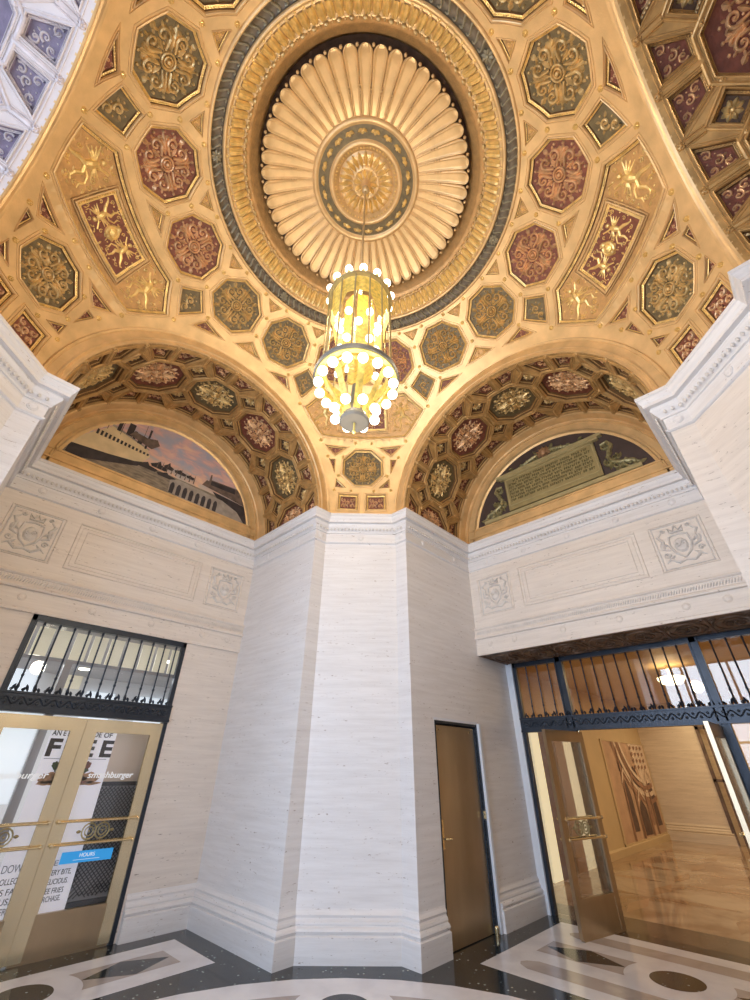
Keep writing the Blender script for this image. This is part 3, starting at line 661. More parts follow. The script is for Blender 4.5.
# ------------------------------------------------------------------ inscription plaque in the right lunette
g=MB(); g.poly(lun_outline(1.455,.28),0); bg=g.build('lunette_backing','lunbg'); bg.location=(A+1.66,0,H); bg.rotation_euler=(0,0,-PI/2)
tag(bg,'dark maroon half-round ground behind the olive bronze plaque','panel')
pq=empty('inscription_plaque',(A+1.66,0,H),-PI/2); tag(pq,'olive bronze inscription plaque with scrolled sides in the right lunette','plaque')
mb=MB(); Z0=5.20-H; Z1=5.93-H   # local x = -world y ; so left scroll at -x
mb.box(-.76,.76,-.05,0,Z0,Z1); 
mb.box(-.90,.90,-.075,0,Z1-.05,Z1+.0,1); mb.box(-.84,.84,-.065,0,Z1-.09,Z1-.05,1); mb.box(-1.25,1.25,-.05,0,LB-.0,LB+.06,1); mb.box(-.72,.72,-.058,-.05,Z0+.075,Z0+.09,1)
mb.box(-.74,-.72,-.058,-.05,Z0+.09,Z1-.12,1); mb.box(.72,.74,-.058,-.05,Z0+.09,Z1-.12,1); mb.box(-.74,.74,-.058,-.05,Z1-.135,Z1-.12,1)
mb.build('tablet',['plaque','plaqlt'],pq)
# rows of worn raised lettering (illegible at this distance: short bars like worn capitals)
mb=MB(); rr=random.Random(3)
for row in range(7):
    z=Z1-.165-row*.062; x=-.69 if row else -.60
    while x<.66:
        for c_ in range(rr.randint(2,8)):
            if x>.67: break
            k=rr.randint(0,3); w_=.022; t_=.008
            mb.box(x,x+t_,-.056,-.05,z-.040,z)
            if k in (0,2): mb.box(x,x+w_,-.056,-.05,z-t_,z)
            if k in (0,1): mb.box(x,x+w_,-.056,-.05,z-.024,z-.016)
            if k==1: mb.box(x,x+w_,-.056,-.05,z-.040,z-.040+t_)
            if k==3: mb.box(x+w_-t_,x+w_,-.056,-.05,z-.040,z)
            x+=w_+.010
        x+=.024
o=mb.build('worn_lettering','plaqdk',pq); o['kind']='stuff'
mb=MB()
for sg in (-1,1):
    def rt(pts,r): 
        g=MB(); g.rtube([(x*sg,z) for x,z in pts],r,0,.05); mb.add([(u,-h,v) for u,v,h in g.v],g.f)
    def spi(x,z,r,a,d,t=.022,tn=1.4): 
        g=MB(); g.spiral(x*sg,z,r,a if sg>0 else PI-a,tn,t,0,.05,d*sg,18); mb.add([(u,-h,v) for u,v,h in g.v],g.f)
    rt([(.83,.92),(.93,.93),(.97,.85),(.92,.76),(.88,.66),(.92,.56),(1.02,.50),(1.14,.47),(1.24,.40)],[.02,.03,.035,.035,.03,.035,.04,.035,.02])
    spi(.88,.86,.06,1,-1); spi(1.14,.44,.085,2,1,.028); spi(.97,.48,.06,0,-1); spi(.86,.56,.05,2,1); spi(.97,.62,.045,1,-1,.016); spi(1.04,.40,.05,3,1,.018)
    for x,z,a in ((.86,.44,1.2),(.92,.40,.4),(1.02,.42,2),(.84,.66,.5),(.9,.5,1.5),(1.2,.38,.2),(.98,.56,.9)):
        g=MB(); g.leaf(x*sg,z,a if sg>0 else PI-a,.13,.06,.05); mb.add([(u,-h,v) for u,v,h in g.v],g.f)
    rt([(.10,1.24),(.22,1.21),(.32,1.18),(.42,1.15),(.55,1.14),(.62,1.15)],[.03,.04,.035,.03,.022,.016])
    spi(.60,1.17,.035,0,1,.014); spi(.27,1.17,.05,1,-1,.016); spi(.16,1.19,.055,0,1,.018); spi(.40,1.15,.04,0,1,.014)
    for x,z,a in ((.12,1.14,.6),(.2,1.13,.9),(.32,1.13,.3),(.45,1.12,.3),(.1,1.26,.9)):
        g=MB(); g.leaf(x*sg,z,a if sg>0 else PI-a,.12,.05,.05); mb.add([(u,-h,v) for u,v,h in g.v],g.f)
mb.build('scrollwork','rocco',pq)
mb=MB(); g=MB(); g.bumpd(0,1.24,.085,.08,0,10,0,.9,1.1)
for a in range(7): g.leaf(0,1.22,PI*a/6,.15,.06,.06)
mb.add([(u,-h,v) for u,v,h in g.v],g.f); mb.build('shell_crest','rosy',pq)
# ------------------------------------------------------------------ walls
def slab(mb,p0,p1,z0,z1,holes=(),t=0,mi=0):
    """thin wall from p0 to p1, room on the right-hand side"""
    dx,dy=p1[0]-p0[0],p1[1]-p0[1]; L=math.hypot(dx,dy); dx/=L; dy/=L; nx,ny=-dy,dx
    ss=sorted({0,L,*[h[0] for h in holes],*[h[1] for h in holes]}); zs=sorted({z0,z1,*[h[2] for h in holes],*[h[3] for h in holes]})
    for a,b in zip(ss,ss[1:]):
        for c,d in zip(zs,zs[1:]):
            m,n=(a+b)/2,(c+d)/2
            if any(h[0]<m<h[1] and h[2]<n<h[3] for h in holes): continue
            if not t:
                mb.add([(p0[0]+dx*a,p0[1]+dy*a,c),(p0[0]+dx*b,p0[1]+dy*b,c),(p0[0]+dx*b,p0[1]+dy*b,d),(p0[0]+dx*a,p0[1]+dy*a,d)],[(0,3,2,1)],mi); continue
            q=[(p0[0]+dx*s_+nx*k,p0[1]+dy*s_+ny*k,z) for z in (c,d) for k in (0,t) for s_ in (a,b)]
            mb.add(q,[(0,2,3,1),(4,5,7,6),(0,1,5,4),(2,6,7,3),(0,4,6,2),(1,3,7,5)],mi)
def wall(name,segs,m='trav'):
    mb=MB()
    for s_ in segs: slab(mb,*s_)
    return mb.build(name,m,None,kind='structure')
HT=H-.02; BD=(3.10,4.06,0,2.05)
wall('wall_pier_front',[((W,XD),(W,A),0,HT),((W,A),(B,A),0,HT),((B,A),(A,B),0,HT),((A,B),(A,W),0,HT),((A,W),(XR,W),0,HT,[(BD[0]-A,BD[1]-A,0,2.05)])])
wall('wall_pier_left',[((-A,W),(-A,B),0,HT),((-A,B),(-B,A),0,HT),((-B,A),(-W,A),0,HT),((-W,A),(-W,XD),0,HT),((-XD,W),(-A,W),0,HT)])
wall('wall_pier_right',[((XR,-W),(A,-W),0,HT),((A,-W),(A,-B),0,HT),((A,-B),(B,-A),0,HT),((B,-A),(W,-A),0,HT),((W,-A),(W,-XD),0,HT)],'travw')
wall('wall_pier_rear',[((-W,-XD),(-W,-A),0,HT),((-W,-A),(-B,-A),0,HT),((-B,-A),(-A,-B),0,HT),((-A,-B),(-A,-W),0,HT),((-A,-W),(-XD,-W),0,HT)])
wall('wall_left',[((-W,XD),(W,XD),0,HT,[(W-.91,W+.91,0,3.0)])],'travw')
wall('wall_right',[((XD,W),(XD,-W),3.0,HT)],'travw')
wall('wall_rear',[((W,-XD),(-W,-XD),0,HT)],'travw')
wall('wall_entrance',[((-XD,-W),(-XD,W),0,HT,[(.25,2*W-.25,0,4.3)])],'trav')
# cove above wall_right soffit
mb=MB(); mb.box(XD,XR+.1,-W,W,3.0,3.02); sf=mb.build('ceiling_soffit','dkbronze',None,kind='structure')
mb=MB()
for k in range(7):
    y=-1.44+.48*k; g=MB()
    g.rtube([(.31*math.cos(t),.20*math.sin(t)) for t in [2*PI*i/20 for i in range(20)]],.018,0,.02,0,True); g.rtube([(.17*math.cos(t),.11*math.sin(t)) for t in [2*PI*i/16 for i in range(16)]],.012,0,.015,0,True)
    for a in range(8): g.leaf(.02*math.cos(a*PI/4),.02*math.sin(a*PI/4),a*PI/4,.10,.04,.02)
    g.rtube([(-.38,.24),(.38,.24)],.014,0,.015)
    for su in (-1,1):
        for sv in (-1,1): g.spiral(.29*su,.17*sv,.04,0,1.2,.012,0,.015,1,10)
    mb.add([(XD+.43+u,y+v,3.0-h) for u,v,h in g.v],g.f)
mb.build('soffit_relief','dkbronze',sf)['kind']='stuff'
# ------------------------------------------------------------------ sweeps: baseboards and cornices
def sweep(mb,path,prof,closed=False,mi=0,ret=False):
    n=len(path); offs=[]
    for i,p in enumerate(path):
        def nr(a,b):
            dx,dy=b[0]-a[0],b[1]-a[1]; l=math.hypot(dx,dy); return (dy/l,-dx/l)
        if closed or 0<i<n-1: n1=nr(path[i-1],p); n2=nr(p,path[(i+1)%n])
        elif i==0: n1=n2=nr(p,path[1])
        else: n1=n2=nr(path[-2],p)
        mx,my=n1[0]+n2[0],n1[1]+n2[1]; k=mx*mx+my*my; offs.append((2*mx/k,2*my/k))
    vs=[(p[0]+o[0]*d,p[1]+o[1]*d,z) for p,o in zip(path,offs) for d,z in prof]; k=len(prof)
    fs=[(i*k+j,((i+1)%n)*k+j,((i+1)%n)*k+j+1,i*k+j+1) for i in range(n if closed else n-1) for j in range(k-1)]
    if not closed: fs+=[tuple(range(k)),tuple(range((n-1)*k,n*k))[::-1]]
    mb.add(vs,fs,mi); return offs
def walkpts(path,off,step,closed=False):
    out=[]; n=len(path)
    for i in range(n if closed else n-1):
        a,b=path[i],path[(i+1)%n]; dx,dy=b[0]-a[0],b[1]-a[1]; l=math.hypot(dx,dy); dx/=l; dy/=l; k=max(1,int(l/step))
        for j in range(k): s_=(j+.5)*l/k; out.append((a[0]+dx*s_+dy*off,a[1]+dy*s_-dx*off,dx,dy))
    return out
BP=[(0,0),(E_,0),(E_,.185),(E_-.004,.19),(E_-.022,.195),(E_-.014,.205),(E_-.006,.222),(E_-.014,.24),(E_-.026,.248),(.028,.255),(.034,.27),(.028,.288),(.020,.295),(.014,.31),(.020,.33),(.012,.345),(.004,.36),(0,.375)]
def base(name,path,m='trav'):
    mb=MB(); sweep(mb,path,BP); return mb.build(name,m,None,kind='structure')
base('baseboard_front',[(.935,XD),(W,XD),(W,A),(B,A),(A,B),(A,W),(BD[0]-.01,W)])
base('baseboard_right_jamb',[(BD[1]+.05,W),(XR-.06,W)])
base('baseboard_left',[(-XD,W),(-A,W),(-A,B),(-B,A),(-W,A),(-W,XD),(-.935,XD)])
base('baseboard_right',[(XR-.06,-W),(A,-W),(A,-B),(B,-A),(W,-A),(W,-XD)])
base('baseboard_rear',[(W,-XD),(-W,-XD),(-W,-A),(-B,-A),(-A,-B),(-A,-W),(-XD,-W)])
loopc=[(W,XD),(W,A),(B,A),(A,B),(A,W),(XD,W),(XD,-W),(A,-W),(A,-B),(B,-A),(W,-A),(W,-XD),(-W,-XD),(-W,-A),(-B,-A),(-A,-B),(-A,-W),(-XD,-W),(-XD,W),(-A,W),(-A,B),(-B,A),(-W,A),(-W,XD)]
CP=[(-.02,H),(P_,H),(P_,H-.035),(P_-.012,H-.045),(P_-.02,H-.075),(P_-.035,H-.10),(P_-.035,H-.135),(P_-.085,H-.137),(P_-.085,H-.158),(.085,H-.165),(.075,H-.19),(.07,H-.20),(.035,H-.255),(.03,H-.265),(.03,H-.28),(.012,H-.285),(.012,H-.415),(.03,H-.42),(.032,H-.435),(.02,H-.445),(.0,H-.45)]
mb=MB(); sweep(mb,loopc,CP,True); tr=mb.build('trim_cornice','trav',None,kind='structure')
mb=MB()
for x,y,dx,dy in walkpts(loopc,.058,.052,True):     # egg band
    g=MB(); g.bumpd(0,0,.021,.018,0,6,0,.8,1.25); mb.add([(x+dx*u+dy*h,y+dy*u-dx*h,H-.228+v) for u,v,h in g.v],g.f)
mb.build('egg_band','carve',tr)['kind']='stuff'
mb=MB()
def roundel(mb,x,y,dx,dy,z,r=.042):
    g=MB(); g.bumpd(0,0,r,.018,0,14); g.rtube([(r*math.cos(t),r*math.sin(t)) for t in [2*PI*i/14 for i in range(14)]],.007,0,.012,0,True,3)
    mb.add([(x+dx*u+dy*h,y+dy*u-dx*h,z+v) for u,v,h in g.v],g.f)
for x,y,dx,dy in walkpts(loopc,.012,.66,True): roundel(mb,x,y,dx,dy,H-.345)
mb.build('roundel','trav',tr)['kind']='stuff'
# frieze panels and lower moulding
def crest(mb,cx,cz,s_,T):
    g=MB()
    g.rtube([(-.25,-.28),(.25,-.28),(.25,.28),(-.25,.28)],.012,0,.012,0,True)
    sh=[(-.10,.12),(0,.14),(.10,.12),(.115,.0),(.08,-.10),(0,-.17),(-.08,-.10),(-.115,.0)]
    g.rtube(sh,.014,0,.022,0,True); g.bumpd(0,-.01,.085,.03,0,10,0,.9,1.15)
    g.rtube([(-.07,.17),(-.08,.23),(-.03,.19),(0,.25),(.03,.19),(.08,.23),(.07,.17)],.012,0,.025,0,True)
    for q in (-1,1):
        g.rtube([(q*.12,-.05),(q*.19,-.02),(q*.17,.08),(q*.21,.15),(q*.16,.20)],[.012,.022,.018,.02,.01],0,.03)
        g.rtube([(0,-.20),(q*.08,-.22),(q*.16,-.16),(q*.21,-.20)],[.014,.02,.018,.008],0,.025)
        g.spiral(q*.18,-.10,.035,0,1.3,.012,0,.022,q,12); g.spiral(q*.14,.22,.025,0,1.3,.010,0,.02,q,10)
        g.leaf(q*.12,.0,1.57-q*.9,.1,.04,.025); g.leaf(q*.10,-.12,-1.57+q*.9,.1,.04,.02); g.leaf(q*.2,-.02,1.5,.1,.05,.02)
    for q in (-1,1): g.spiral(q*.03,.0,.03,0,1.2,.008,.02,.02,q,10)
    mb.add([T(cx+u*s_,cz+v*s_,h) for u,v,h in g.v],g.f)
LP=[(0,3.42),(.050,3.415),(.058,3.40),(.050,3.385),(.034,3.375),(.030,3.29),(.055,3.275),(.06,3.255),(.055,3.24),(.022,3.235),(.022,3.04),(.03,3.03),(.03,3.0),(0,3.0)]
def frieze(side):
    if side=='L': T=lambda x,z,h:(x,XD-h,z); path=[(-W,XD),(W,XD)]; fl=1
    else: T=lambda x,z,h:(XD-h,-x,z); path=[(XD,W),(XD,-W)]; fl=1
    mb=MB(); sweep(mb,path,LP)
    # sunk-look panel frames
    def fr(x0,x1,z0,z1,r,h): 
        g=MB(); g.rtube([(x0,z0),(x1,z0),(x1,z1),(x0,z1)],r,0,h,0,True); mb.add([T(u,v,q) for u,v,q in g.v],g.f)
    fr(-.84,.84,3.60,4.21,.014,.016); fr(-.80,.80,3.64,4.17,.006,.010); fr(-.74,.74,3.69,4.13,.012,.012)
    for c_ in (-1.29,1.29):
        fr(c_-.285,c_+.285,3.60,4.20,.012,.014)
    fx=mb.build('trim_frieze_'+('left' if side=='L' else 'right'),'travw',None,kind='structure')
    cm=MB()
    for c_ in (-1.29,1.29): crest(cm,c_,3.90,1,T)
    cm.build('carved_crests','carve',fx)
    lb=MB()
    n=120
    for k in range(n):
        x=-W+.03+(2*W-.06)*(k+.5)/n; g=MB(); g.leaf(x-.010,3.302,1.15,.062,.020,.014,.032); g.bumpd(x+.004,3.365,.006,.010,.032,5); lb.add([T(*q) for q in g.v],g.f)
    lb.build('leaf_band','carve',fx)['kind']='stuff'
    rm=MB()
    for x in (-1.49,-1.09,-.36,.36,1.09,1.49):
        g=MB(); r=.04; g.bumpd(x,3.155,r,.014,.022,14); g.rtube([(x+r*math.cos(t),3.155+r*math.sin(t)) for t in [2*PI*i/14 for i in range(14)]],.006,.022,.010,0,True,3); rm.add([T(*q) for q in g.v],g.f)
    rm.build('roundel','travw',fx)['kind']='stuff'
frieze('L'); frieze('R')
# ------------------------------------------------------------------ floor
mb=MB()
mb.add([(-7,-7,0),(XR,-7,0),(XR,XD+.02,0),(-7,XD+.02,0)],[(0,1,2,3)],0)
def fr_(pts,lv,mi): mb.add([(x,y,lv*.0008) for x,y in pts],[tuple(range(len(pts)))],mi)
def ring(r0,r1,cx,cy,lv,mi,n=96,a0=0,a1=2*PI):
    vs=[];
    for i in range(n+1):
        t=a0+(a1-a0)*i/n; vs+=[(cx+r0*math.cos(t),cy+r0*math.sin(t),lv*.0008),(cx+r1*math.cos(t),cy+r1*math.sin(t),lv*.0008)]
    mb.add(vs,[(2*i,2*i+1,2*i+3,2*i+2) for i in range(n)],mi)
def disc(r,cx,cy,lv,mi,ry=None): fr_([(cx+r*math.cos(t),cy+(ry or r)*math.sin(t)) for t in [2*PI*i/40 for i in range(40)]],lv,mi)
disc(2.925,0,0,1,1); ring(2.28,2.62,0,0,2,2)
for k in range(16):
    if k%2==0:
        a=PI/8*k+PI/4; disc(.40,2.41*math.cos(a),2.41*math.sin(a),3,1); disc(.205,2.41*math.cos(a),2.41*math.sin(a),4,0)
disc(1.75,0,0,3,0); disc(1.2,0,0,4,1); disc(.6,0,0,5,0)
def panelF(T,x1,d0,d1,rows):
    q=lambda x0,x1_,e0,e1,lv,mi: fr_([T(x0,e0),T(x1_,e0),T(x1_,e1),T(x0,e1)],lv,mi)
    q(-x1,x1,d0,d1,1,1); cd=(d0+d1)/2
    if rows:
        for s_ in (-1,1):
            c_=cd+s_*.57; pts=[(-1.05,c_-.12),(1.05,c_-.12),(1.15,c_-.06),(1.18,c_),(1.15,c_+.06),(1.05,c_+.12),(-1.05,c_+.12),(-1.15,c_+.06),(-1.18,c_),(-1.15,c_-.06)]
            fr_([T(*p) for p in pts],2,2)
    for s_ in (-1,1):
        fr_([T(s_*.36,cd-.20),T(s_*1.2,cd-.20),T(s_*1.2,cd+.20),T(s_*.36,cd+.20)],2,2)
        fr_([T(s_*.42,cd),T(s_*.80,cd-.19),T(s_*1.18,cd),T(s_*.80,cd+.19)],3,0)
    c0=T(0,cd); disc(.42,c0[0],c0[1],4,1); disc(.215,c0[0],c0[1],5,0)
panelF(lambda x,d:(x,d),1.42,3.17,4.04,False); panelF(lambda x,d:(d,x),1.42,3.18,4.98,True)
panelF(lambda x,d:(-d,x),1.42,3.17,4.04,False); panelF(lambda x,d:(x,-d),1.42,3.17,4.04,False)
mb.build('floor',['fblack','fwhite','ftaupe'],None,kind='structure')
mb=MB(); mb.add([(XR,-3.5,.0),(5.78,-3.5,.0),(5.78,3,.0),(XR,3,.0)],[(0,1,2,3)],2); mb.add([(5.78,-3.5,0),(14.6,-3.5,0),(14.6,3,0),(5.78,3,0)],[(0,1,2,3)],0)
for i in range(7):
    for j in range(5):
        x=6.5+1.2*i; y=-2.6+1.2*j; mb.add([(x-.5,y,.001),(x,y-.12,.001),(x+.5,y,.001),(x,y+.12,.001)],[(0,1,2,3)],1)
        mb.add([(x+.6,y+.1,.001),(x+.72,y+.6,.001),(x+.6,y+1.1,.001),(x+.48,y+.6,.001)],[(0,1,2,3)],1)
mb.build('floor_hall',['fhall','fhall2','fthr'],None,kind='structure')
# ------------------------------------------------------------------ door system helpers
def doubleknot(mb,cx,cz,s_,y):
    g=MB()
    for q in (-1,1):
        g.rtube([(cx+q*.052*s_+.055*s_*math.cos(t),cz+.055*s_*math.sin(t)) for t in [2*PI*i/16 for i in range(16)]],.0075,0,.009,0,True)
        g.rtube([(cx+q*.052*s_+.032*s_*math.cos(t),cz+.032*s_*math.sin(t)) for t in [2*PI*i/12 for i in range(12)]],.006,0,.009,0,True)
        g.bumpd(cx+q*.052*s_,cz,.012,.014,0,6); g.leaf(cx+q*.11*s_,cz,0 if q>0 else PI,.05,.03,.01)
        g.rtube([(cx+q*.052*s_,cz+.055),(cx+q*.052*s_,cz+.085)],.005,0,.006); g.rtube([(cx+q*.052*s_,cz-.055),(cx+q*.052*s_,cz-.085)],.005,0,.006)
    mb.add([(u,y-h,v) for u,v,h in g.v],g.f); mb.add([(u,y+h,v) for u,v,h in g.v],g.f)
def leaf_door(name,W_,Hh,loc_,rz,sw=.11,kick=.32,top=.13,fm='brass'):
    """hinge at x=0, leaf extends to +x, faces -y"""
    r=empty(name,loc_,rz,'structure'); y=.022
    mb=MB()
    for x0,x1 in ((0,sw),(W_-sw,W_)): mb.box(x0,x1,-y,y,.015,Hh)
    mb.box(sw,W_-sw,-y,y,Hh-top,Hh)
    for s_ in (-1,1):   # glazing beads
        mb.box(sw,sw+.012,s_*y*.6-.006,s_*y*.6+.006,kick,Hh-top); mb.box(W_-sw-.012,W_-sw,s_*y*.6-.006,s_*y*.6+.006,kick,Hh-top)
    mb.build('stile_frame',fm,r)
    mb=MB(); mb.box(sw,W_-sw,-y*.8,y*.8,.015,kick); mb.box(sw,W_-sw,-y,y,kick-.02,kick+.012); mb.box(0.02,W_-.02,-y,y,.0,.016); mb.build('kick_plate','bronze',r)
    mb=MB(); mb.box(sw,W_-sw,-.003,.003,kick,Hh-top); mb.build('glass_pane','glass',r)
    for z in (.85,1.04):
        for s_ in (-1,1):
            b=MB(); yy=s_*(y+.035); b.cyl((.045,yy,z),(W_-.045,yy,z),.011,10)
            for x in (.045,W_-.045): b.sph((x,yy,z),.019,8)
            for x in (.075,W_-.075): b.cyl((x,s_*y,z),(x,yy,z),.010,8); b.cyl((x,s_*y,z),(x,s_*(y+.008),z),.02,8)
            b.build('push_bar','dooredge',r,smooth=False)
    b=MB(); doubleknot(b,W_/2,.945,1.25,0.0); b.build('ring_ornament','cagebar',r)
    b=MB(); b.cyl((.03,0,Hh),(.03,0,Hh+.012),.012,8); b.cyl((.03,-.03,.02),(.03,-.03,.07),.014,8); b.build('pivot_hinge','dooredge',r)
    return r
def transom(name,x0,x1,posts,bars,T,gl,band=(2.02,2.20),z1=3.0,botbox=True):
    r=empty(name,(0,0,0),0,'structure')
    mb=MB()
    def bx(a,b,c,d,e,f): 
        g=MB(); g.box(a,b,c,d,e,f); mb.add([T(*v) for v in g.v],g.f)
    bx(x0,x0+.045,-.03,.05,0,z1); bx(x1-.045,x1,-.03,.05,0,z1); bx(x0,x1,-.03,.05,z1-.065,z1); bx(x0,x1,-.05,.05,band[0],band[1])
    bx(x0,x1,-.065,.05,band[0]-.012,band[0]+.015); bx(x0,x1,-.065,.05,band[1]-.02,band[1]); bx(x0+.045,x0+.06,-.04,0,2.2,z1-.06); bx(x1-.06,x1-.045,-.04,0,2.2,z1-.06)
    for p in posts:
        bx(p-.05,p+.05,-.03,.05,0,z1)
        bx(p-.055,p-.035,-.05,.0,0,z1); bx(p+.035,p+.055,-.05,.0,0,z1)
    mb.build('frame','black',r)
    mb=MB(); g=MB(); L=x1-x0; n=int(L/.15)     # wave scroll on the band
    path=[(x0+.04+(L-.08)*i/(n*8),(band[0]+band[1])/2+.032*math.sin(i/8*2*PI)) for i in range(n*8+1)]
    g.rtube(path,.009,0,.012)
    for i in range(n): xx=x0+.04+(L-.08)*(i+.25)/n; g.bumpd(xx,(band[0]+band[1])/2-.02,.018,.012,0,6); g.bumpd(xx+(L-.08)/n/2,(band[0]+band[1])/2+.02,.018,.012,0,6)
    mb.add([T(u,-.05-h,v) for u,v,h in g.v],g.f)
    g=MB(); n=int(L/.055)                      # leaf cresting standing on the band
    for i in range(n):
        xx=x0+.06+(L-.12)*(i+.5)/n; g.leaf(xx,band[1]-.005,PI/2+(.35 if i%2 else -.35),.055 if i%3 else .085,.03,.012); 
        if i%2==0: g.spiral(xx,band[1]+.018,.014,0,1.2,.006,0,.01,1,8)
    mb.add([T(u,-.035-h,v) for u,v,h in g.v],g.f); mb.build('cresting','black',r)['kind']='stuff'
    for x in bars:
        b=MB(); b.cyl((x,-.012,2.2),(x,-.012,z1-.06),.0095,8)
        for z,q in ((2.36,.016),(2.40,.013),(z1-.09,.016)): b.sph((x,-.012,z),q,8,0,(1,1,1.3))
        b.sph((x,-.012,2.25),.017,8,0,(1,1,2)); b.v=[T(*v) for v in b.v]; b.build('glazing_bar','black',r)
    b=MB(); b.box(x0+.045,x1-.045,.012,.018,2.2,z1-.065); b.v=[T(*v) for v in b.v]; b.build('glass_pane',gl,r)
    return r
TL=lambda x,y,z:(x,XD+.02+y,z)
transom('window_1',-.91,.91,[],[-.77+.1555*i for i in range(11)],TL,'glass')
leaf_door('door_1',.868,1.99,(-.87,XD+.022,0),0,sw=.118)
d2=leaf_door('door_2',.868,1.99,(.87,XD+.022,0),PI,sw=.118)
# decals and stickers on the shop doors
def text(s_,size,name,m,parent,loc_,rot=(PI/2,0,0),align='LEFT',ext=.0015,shear=0,width=None,bold=0):
    cu=bpy.data.curves.new(name,'FONT'); cu.body=s_; cu.size=size; cu.extrude=ext; cu.align_x=align; cu.shear=shear; cu.offset=bold
    tmp=bpy.data.objects.new(name+'_c',cu); C.objects.link(tmp); dg=bpy.context.evaluated_depsgraph_get(); me=bpy.data.meshes.new_from_object(tmp.evaluated_get(dg))
    bpy.data.objects.remove(tmp)
    if width:
        xs=[v.co.x for v in me.vertices]; k=width/(max(xs)-min(xs)); 
        for v in me.vertices: v.co.x*=k
    me.materials.clear(); me.materials.append(M[m]); o=bpy.data.objects.new(name,me); C.objects.link(o); o.location=loc_; o.rotation_euler=rot
    if parent: o.parent=parent
    return o
doorL=[o for o in bpy.data.objects if o.name=='door_1'][0]
text('smashburger',.085,'lettering','decal',doorL,(.13,-.006,1.42),width=.55,shear=.15,bold=.001)
o=text('smashburger',.085,'lettering','decal',None,(.185,XD,1.42),width=.48,shear=.15,bold=.001); o.parent=d2; o.matrix_parent_inverse=Matrix.Identity(4); o.location=(.87-.185,.006,1.42); o.rotation_euler=(PI/2,0,PI)
b=MB(); b.box(.87-.67,.87-.18,.004,.006,.69,.785); st=b.build('hours_sticker','blue',d2)
o=text('HOURS',.045,'lettering','decal',d2,(.87-.42,.008,.735),align='CENTER',rot=(PI/2,0,PI)); 
b=MB(); b.box(.87-.55,.87-.30,.006,.007,.712,.715); b.build('underline','decal',d2)
# ------------------------------------------------------------------ shop behind the left doors
wall('wall_shop',[((-3.2,XD+4.2),(3.2,XD+4.2),0,3.4),((-3.2,XD+.15),(-3.2,XD+4.2),0,3.4),((3.2,XD+4.2),(3.2,XD+.15),0,3.4)],'white')
mb=MB(); mb.box(-3.2,3.2,XD+.15,XD+4.3,3.0,3.05); mb.box(-3.2,3.2,XD+.15,XD+4.3,-.05,-.002); mb.build('ceiling_shop','ceilw',None,kind='structure')
ps=empty('promotion_poster',(0,XD+.10,0)); tag(ps,'tall white promotional poster reading FREE over a burger picture, behind the shop door glass','poster')
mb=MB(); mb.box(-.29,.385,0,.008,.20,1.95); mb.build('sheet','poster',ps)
yt=-.003
for t_,x,w_ in (('AN E',-.275,.135),('PISO',-.13,.24),('DE OF',.135,.20)): text(t_,.072,'lettering','ink',ps,(x,yt,1.815),width=w_,bold=.001)
for t_,x,w_ in (('F',-.30,.125),('R',-.13,.13),('E',.06,.11),('E',.235,.125)): text(t_,.225,'lettering','ink',ps,(x+.015,yt,1.625),width=w_,bold=.008)
b=MB(); b.box(-.27,.35,-.004,0,1.595,1.60); b.build('rule','greyink',ps)
b=MB()
for cx,cz,rx,rz,mi in ((.03,1.41,.17,.055,0),(-.15,1.42,.11,.05,0),(.22,1.42,.12,.05,0),(.02,1.47,.15,.045,1),(-.10,1.51,.05,.03,1),(.13,1.50,.07,.04,1),(.17,1.54,.04,.035,2),(-.14,1.54,.035,.03,1),(.05,1.38,.15,.03,2),(-.14,1.375,.12,.02,0),(.23,1.37,.13,.018,0),(.05,1.56,.06,.03,0)):
    b.add([(cx+rx*(1+.12*math.sin(5*t+cx*30))*math.cos(t),-.004-.0004*mi,cz+rz*(1+.18*math.sin(7*t+cx*20))*math.sin(t)) for t in [2*PI*i/26 for i in range(26)]],[tuple(range(26))],mi)
b.build('food_picture',['burger','green','meat'],ps)
for t_,x,z,w_ in (('DOWN',-.275,.66,.21),('COLLECT',-.285,.572,.20),("IT'S FAS",-.285,.495,.20),('PLUS,',-.27,.425,.15),('AFTER',-.27,.355,.155)): text(t_,.085 if z>.65 else .066,'lettering','greyink' if z>.65 else 'ink',ps,(x,yt,z),width=w_)
for t_,x,z,w_ in (('E',.155,.675,.035),('VERY BITE,',.135,.60,.205),('ELICIOUS.',.15,.53,.18),('EE FRIES',.155,.46,.16),('RCHASE.',.155,.40,.155)): text(t_,.060,'lettering','greyink' if z>.65 else 'ink',ps,(x,yt,z),width=w_)
sc=empty('woven_screen',(.04,XD+.16,0)); tag(sc,'dark grey woven metal screen panel standing behind the right shop door','screen')
mb=MB(); mb.box(.30,1.1,0,.02,.22,1.36); mb.build('panel','greyink',sc)
mb=MB()
for i in range(46):
    for s_ in (-1,1):
        x0=.30+.78*0; c_=-.6+.042*i     # line z = c + s*(x)
        xa,xb=.31,1.08; pts=[]
        z0=.38;z1=1.34
        f_=(lambda x:(.38+c_+(x-.31))) if s_>0 else (lambda x:(.38+c_+(1.08-x)))
        xs_=[xa+(xb-xa)*j/40 for j in range(41)]; ok=[x for x in xs_ if z0<=f_(x)<=z1]
        if len(ok)>1: mb.cyl((ok[0],-.006,f_(ok[0])),(ok[-1],-.006,f_(ok[-1])),.006,4)
mb.build('mesh_wires','black',sc)
mb=MB(); mb.box(.28,1.12,-.02,.03,.20,.36); mb.box(.28,1.12,-.02,.03,1.34,1.38); mb.box(1.08,1.12,-.02,.03,.2,1.38); mb.box(.28,.31,-.02,.03,.2,1.38); mb.build('frame','black',sc)
